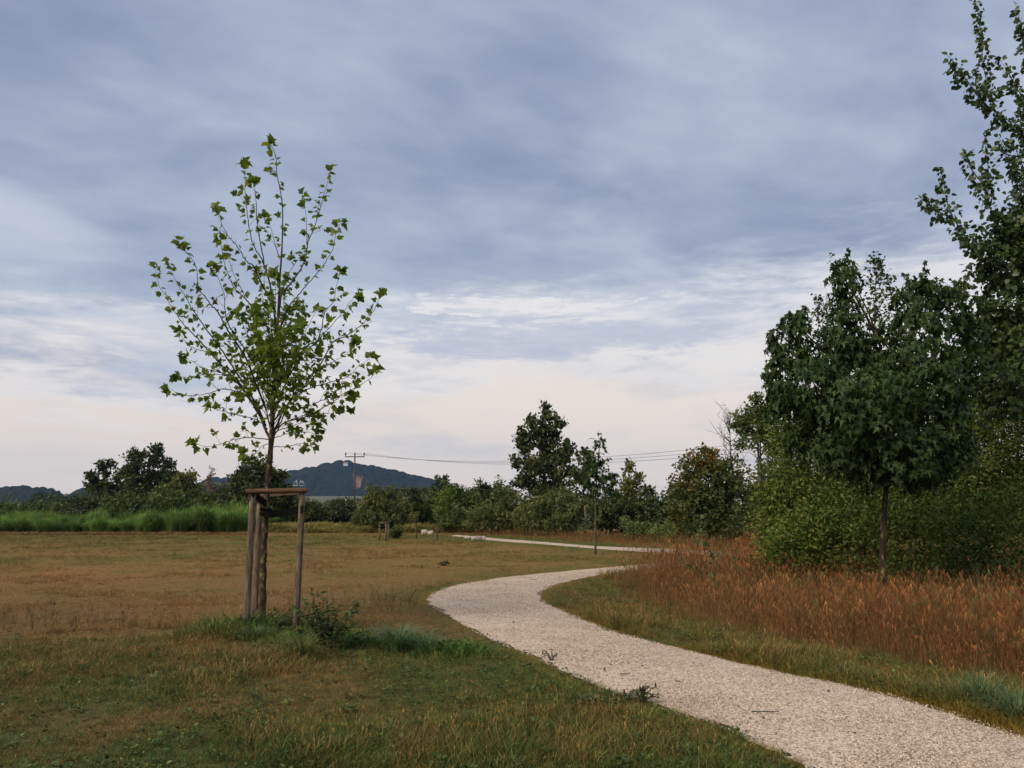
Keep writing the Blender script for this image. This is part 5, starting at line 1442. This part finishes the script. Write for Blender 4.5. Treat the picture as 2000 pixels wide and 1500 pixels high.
# ------------------------------------------------------------------ hills and far country
def hill(name, lab, Yc, prof, depth, seed, patches=(), cell=13.0, amp=9.0, base_y=1000, nxv=420, nyv=110, colr=(0.017, 0.023, 0.014)):
    """wooded hill: ridge heights measured along the skyline, canopy as rounded lumps"""
    rs = np.random.default_rng(seed)
    X = np.array([P(a, b_, Yc)[0] for a, b_ in prof]); H = np.array([P(a, b_, Yc)[2] for a, b_ in prof])
    xs_ = np.linspace(X[0], X[-1], nxv); yv = np.linspace(-1, 1, nyv)
    gx_, gy_ = np.meshgrid(xs_, yv)
    ridge = np.interp(gx_ + 25 * np.sin(gy_ * 3), X, H)
    z_ = np.maximum(ridge * (1 - np.abs(gy_) ** 1.5) , 0)
    yw = Yc + gy_ * depth
    # rounded crowns on a jittered lattice
    ci, cj = np.floor(gx_ / cell), np.floor(yw / cell)
    lump = np.zeros_like(gx_)
    hsh = lambda i, j, s_: _tab[(i.astype(int) * 7 + s_ * 31) & 255, (j.astype(int) * 13 + s_ * 57) & 255]
    for di in (-1, 0, 1):
        for dj in (-1, 0, 1):
            i_, j_ = ci + di, cj + dj
            px_, py_ = (i_ + hsh(i_, j_, 1)) * cell, (j_ + hsh(i_, j_, 2)) * cell
            rr = cell * (.6 + .45 * hsh(i_, j_, 3)); hh = amp * (.6 + .6 * hsh(i_, j_, 4))
            lump = np.maximum(lump, hh * np.sqrt(np.clip(1 - ((gx_ - px_) ** 2 + (yw - py_) ** 2) / rr ** 2, 0, 1)))
    colv = np.array(colr) * (0.7 + 0.6 * fbm(gx_ / 60, yw / 60, 3))[..., None]
    wood = np.ones_like(gx_)
    for poly, pc in patches:      # clearings, given where they are seen
        sx_ = 1000 + F * gx_ / (yw * ct + (z_ - CAM_Z) * st)
        sy_ = 750 - F * ((z_ - CAM_Z) * ct - yw * st) / (yw * ct + (z_ - CAM_Z) * st)
        ins_ = inpoly(sx_, sy_, poly) & (gy_ < 0.05)
        wood[ins_] = 0; colv[ins_] = np.array(pc)
    edgef = sstep(z_, 2, 25)
    z2 = z_ - 3 + lump * wood * edgef
    nyy, nxx = gx_.shape
    ii = (np.arange(nyy - 1)[:, None] * nxx + np.arange(nxx - 1)[None]).ravel()
    me = mesh_np(name, np.stack([gx_, yw, z2], -1).reshape(-1, 3), np.stack([ii, ii + 1, ii + nxx + 1, ii + nxx], 1), smooth=True, cols=colv.reshape(-1, 3))
    m_ = bpy.data.materials.new(name + '_woods'); m_.use_nodes = True
    t_ = m_.node_tree; t_.nodes.clear(); n_ = NT(t_)
    a_ = n_.node('ShaderNodeAttribute', attribute_name='col'); g_2 = n_.node('ShaderNodeNewGeometry')
    cc_ = n_.mix(1.0, a_.outputs['Color'], n_.ramp(n_.noise(g_2.outputs['Position'], .22, 4, .7), [(0.3, (.6, .6, .6)), (.7, (1.35, 1.35, 1.35))]), 'MULTIPLY')
    b_ = n_.node('ShaderNodeBsdfDiffuse'); n_.put(b_.inputs[0], cc_)
    o_ = n_.node('ShaderNodeOutputMaterial'); t_.links.new(b_.outputs[0], o_.inputs[0])
    ob = link(name, me, None, m_)
    tag(ob, lab, 'hill', kind='structure')
    return ob
YH = 2300.0
hill('wooded_hill', 'dark wooded hill with a brown clearing and a white house on top', YH,
     [(330, 1000), (400, 945), (430, 940), (500, 935), (560, 928), (580, 926), (610, 920), (640, 912), (665, 907), (690, 909), (715, 915), (760, 926), (800, 933), (850, 946), (900, 968), (980, 990), (1100, 1000)], 330, 3,
     patches=[([(684, 932), (722, 934), (706, 942), (704, 958), (693, 962), (690, 945)], (0.22, 0.135, 0.085))], cell=24, amp=17, nxv=640, nyv=150, colr=(0.015, 0.020, 0.013))
hill('wooded_hill', 'low wooded ridge at the far left edge', 1500.0, [(-420, 1000), (-300, 965), (-120, 960), (0, 958), (45, 954), (90, 959), (116, 963), (124, 990), (140, 1000)], 160, 4, cell=12, amp=9, nxv=380, nyv=90)
hill('wooded_hill', 'low wooded rise between the left trees and the far ridge', 1700.0, [(118, 1000), (138, 968), (160, 958), (185, 954), (260, 950), (400, 948), (520, 960), (640, 1000)], 180, 5, cell=12, amp=9, nxv=380, nyv=90)
# pale field at the foot of the hill
def field(lab, pts, colr):
    V = [G(a, b_, 0.0) for a, b_ in pts]
    return V
fm = MB()
fv = [(P(575, 985, 900)), (P(800, 985, 900)), (P(800, 969, 1900)), (P(560, 969, 1900))]
fm.add(fv, [(0, 1, 2, 3)])
fo = fm.build('field', solid_mat('pale_green_field', [(0.3, (0.085, 0.10, 0.055)), (0.7, (0.12, 0.13, 0.07))], .02, bump=0), None, smooth=False)
tag(fo, 'pale green sloping field at the foot of the big hill', 'field', kind='structure')
fm = MB(); fm.add([P(95, 990, 1550), P(160, 990, 1550), P(160, 964.5, 2300), P(95, 964.5, 2300)], [(0, 1, 2, 3)])
fo = fm.build('field', solid_mat('tan_field', [(0.3, (0.24, 0.17, 0.11)), (0.7, (0.30, 0.22, 0.15))], .02, bump=0), None, smooth=False)
tag(fo, 'tan field in the notch between the left ridges', 'field', kind='structure')
# far woodland that reads as one mass
def woodland(name, lab, rows, size, mat, seed):
    rs = np.random.default_rng(seed); lobs = []
    for (x0, x1, y0, y1, Y, cnt, w_, h_) in rows:
        for k in range(cnt):
            x = rs.uniform(x0, x1); y = rs.uniform(y0, y1); yy_ = Y * rs.uniform(.85, 1.15)
            lobs.append(lobe(x, y, w_ * rs.uniform(.7, 1.3), h_ * rs.uniform(.7, 1.3), yy_, n=110))
            lobs.append(lobe(x, (y + 1000 + CAM_Z * F / yy_) / 2 + 4, w_ * 1.1, h_, yy_, n=80))
    p_, o_, t_ = crown_points(lobs, 1, 9, rs, .5)
    n_ = len(p_)
    V, Fq, T = cloud(SPRAY[0], SPRAY[1], p_, frames(unit(rs.normal(0, 1, (n_, 3))), unit(o_ + rs.normal(0, .5, (n_, 3)) + np.array((0, 0, .6)))), rs.uniform(.7, 1.3, n_) * size, t_)
    tag(link(name, mesh_np(name, V, Fq, tint=T), None, mat), lab, 'woodland', kind='stuff')
woodland('far_woodland', 'bluish far woodland behind the hedgerow', [(-120, 170, 975, 995, 330, 34, 20, 14), (170, 470, 985, 1000, 260, 24, 20, 12), (560, 720, 985, 1000, 230, 20, 16, 10), (640, 760, 978, 988, 420, 8, 12, 6), (780, 1000, 965, 990, 200, 28, 18, 16), (1120, 1340, 985, 1000, 140, 18, 24, 16), (1300, 1520, 980, 1000, 110, 16, 26, 20), (1480, 2050, 960, 1000, 60, 22, 50, 40), (-500, -120, 970, 995, 300, 20, 26, 16)], 1.0, ML_dark, 77)
# houses
M_wallw = solid_mat('white_render', [(0.3, (0.66, 0.66, 0.66)), (0.7, (0.78, 0.78, 0.78))], 1, bump=0)
M_roof = solid_mat('grey_red_roof', [(0.3, (0.14, 0.09, 0.075)), (0.7, (0.22, 0.14, 0.11))], 1, bump=0)
M_glass = solid_mat('dark_pane', [(0.3, (0.02, 0.022, 0.026)), (0.7, (0.03, 0.033, 0.04))], 1, bump=0, rough=.2)
def house(lab, base, w_, d_, h_, rh, rot):
    root = empty('house', base, lab, 'house', 'far white houses'); root.rotation_euler = (0, 0, rot)
    mb = MB(); mb.box((0, 0, h_ / 2 - 1), (w_, d_, h_ + 2))
    mb.add([(-w_ / 2, -d_ / 2, h_), (-w_ / 2, d_ / 2, h_), (-w_ / 2, 0, h_ + rh), (w_ / 2, -d_ / 2, h_), (w_ / 2, d_ / 2, h_), (w_ / 2, 0, h_ + rh)], [(0, 2, 1), (3, 4, 5)])
    mb.build('wall', M_wallw, root, smooth=False)
    mb = MB()
    for s_ in (-1, 1):
        mb.add([(-w_ / 2 - .4, s_ * (d_ / 2 + .5), h_ - .35), (w_ / 2 + .4, s_ * (d_ / 2 + .5), h_ - .35), (w_ / 2 + .4, 0, h_ + rh + .1), (-w_ / 2 - .4, 0, h_ + rh + .1),
                (-w_ / 2 - .4, s_ * (d_ / 2 + .5), h_ - .1), (w_ / 2 + .4, s_ * (d_ / 2 + .5), h_ - .1), (w_ / 2 + .4, 0, h_ + rh + .4), (-w_ / 2 - .4, 0, h_ + rh + .4)],
               [(0, 1, 2, 3), (4, 7, 6, 5), (0, 4, 5, 1), (1, 5, 6, 2), (3, 2, 6, 7), (0, 3, 7, 4)])
    mb.build('roof', M_roof, root, smooth=False)
    for k in range(3):
        mb = MB(); mb.box(((k - 1) * w_ * .3, -d_ / 2 - .03, h_ * .55), (w_ * .13, .06, h_ * .3)); mb.build('window', M_glass, root, smooth=False)
hb = P(675, 908.5, YH - 120); house('tiny white house on the top of the big hill', hb, 12, 8, 6, 3.5, .2)
hb = P(690, 914, YH - 62); 
hb = P(707, 998, 190); house('white gabled house half hidden beside the power pole', (hb[0], 190, 0), 4.5, 4, 2.3, 1.4, 1.2)
hb = P(628, 998, 240); house('far pale house among the bushes left of the power pole', (hb[0], 240, 0), 9, 6, 2.2, 1.2, .3)

# ------------------------------------------------------------------ evening haze
mb = MB(); mb.box((0, 0, 120), (6900, 7100, 244))
hz = bpy.data.materials.new('haze_air'); hz.use_nodes = True
t = hz.node_tree; t.nodes.clear(); n = NT(t)
pvv = n.node('ShaderNodeVolumePrincipled')
pvv.inputs['Color'].default_value = (0.36, 0.60, 1.0, 1)
pvv.inputs['Density'].default_value = 0.00008
pvv.inputs['Anisotropy'].default_value = 0.2
o = n.node('ShaderNodeOutputMaterial'); t.links.new(pvv.outputs[0], o.inputs['Volume'])
hazeo = mb.build('haze', hz, None, smooth=False)
tag(hazeo, 'thin bluish evening haze over the whole landscape', 'haze', kind='stuff')
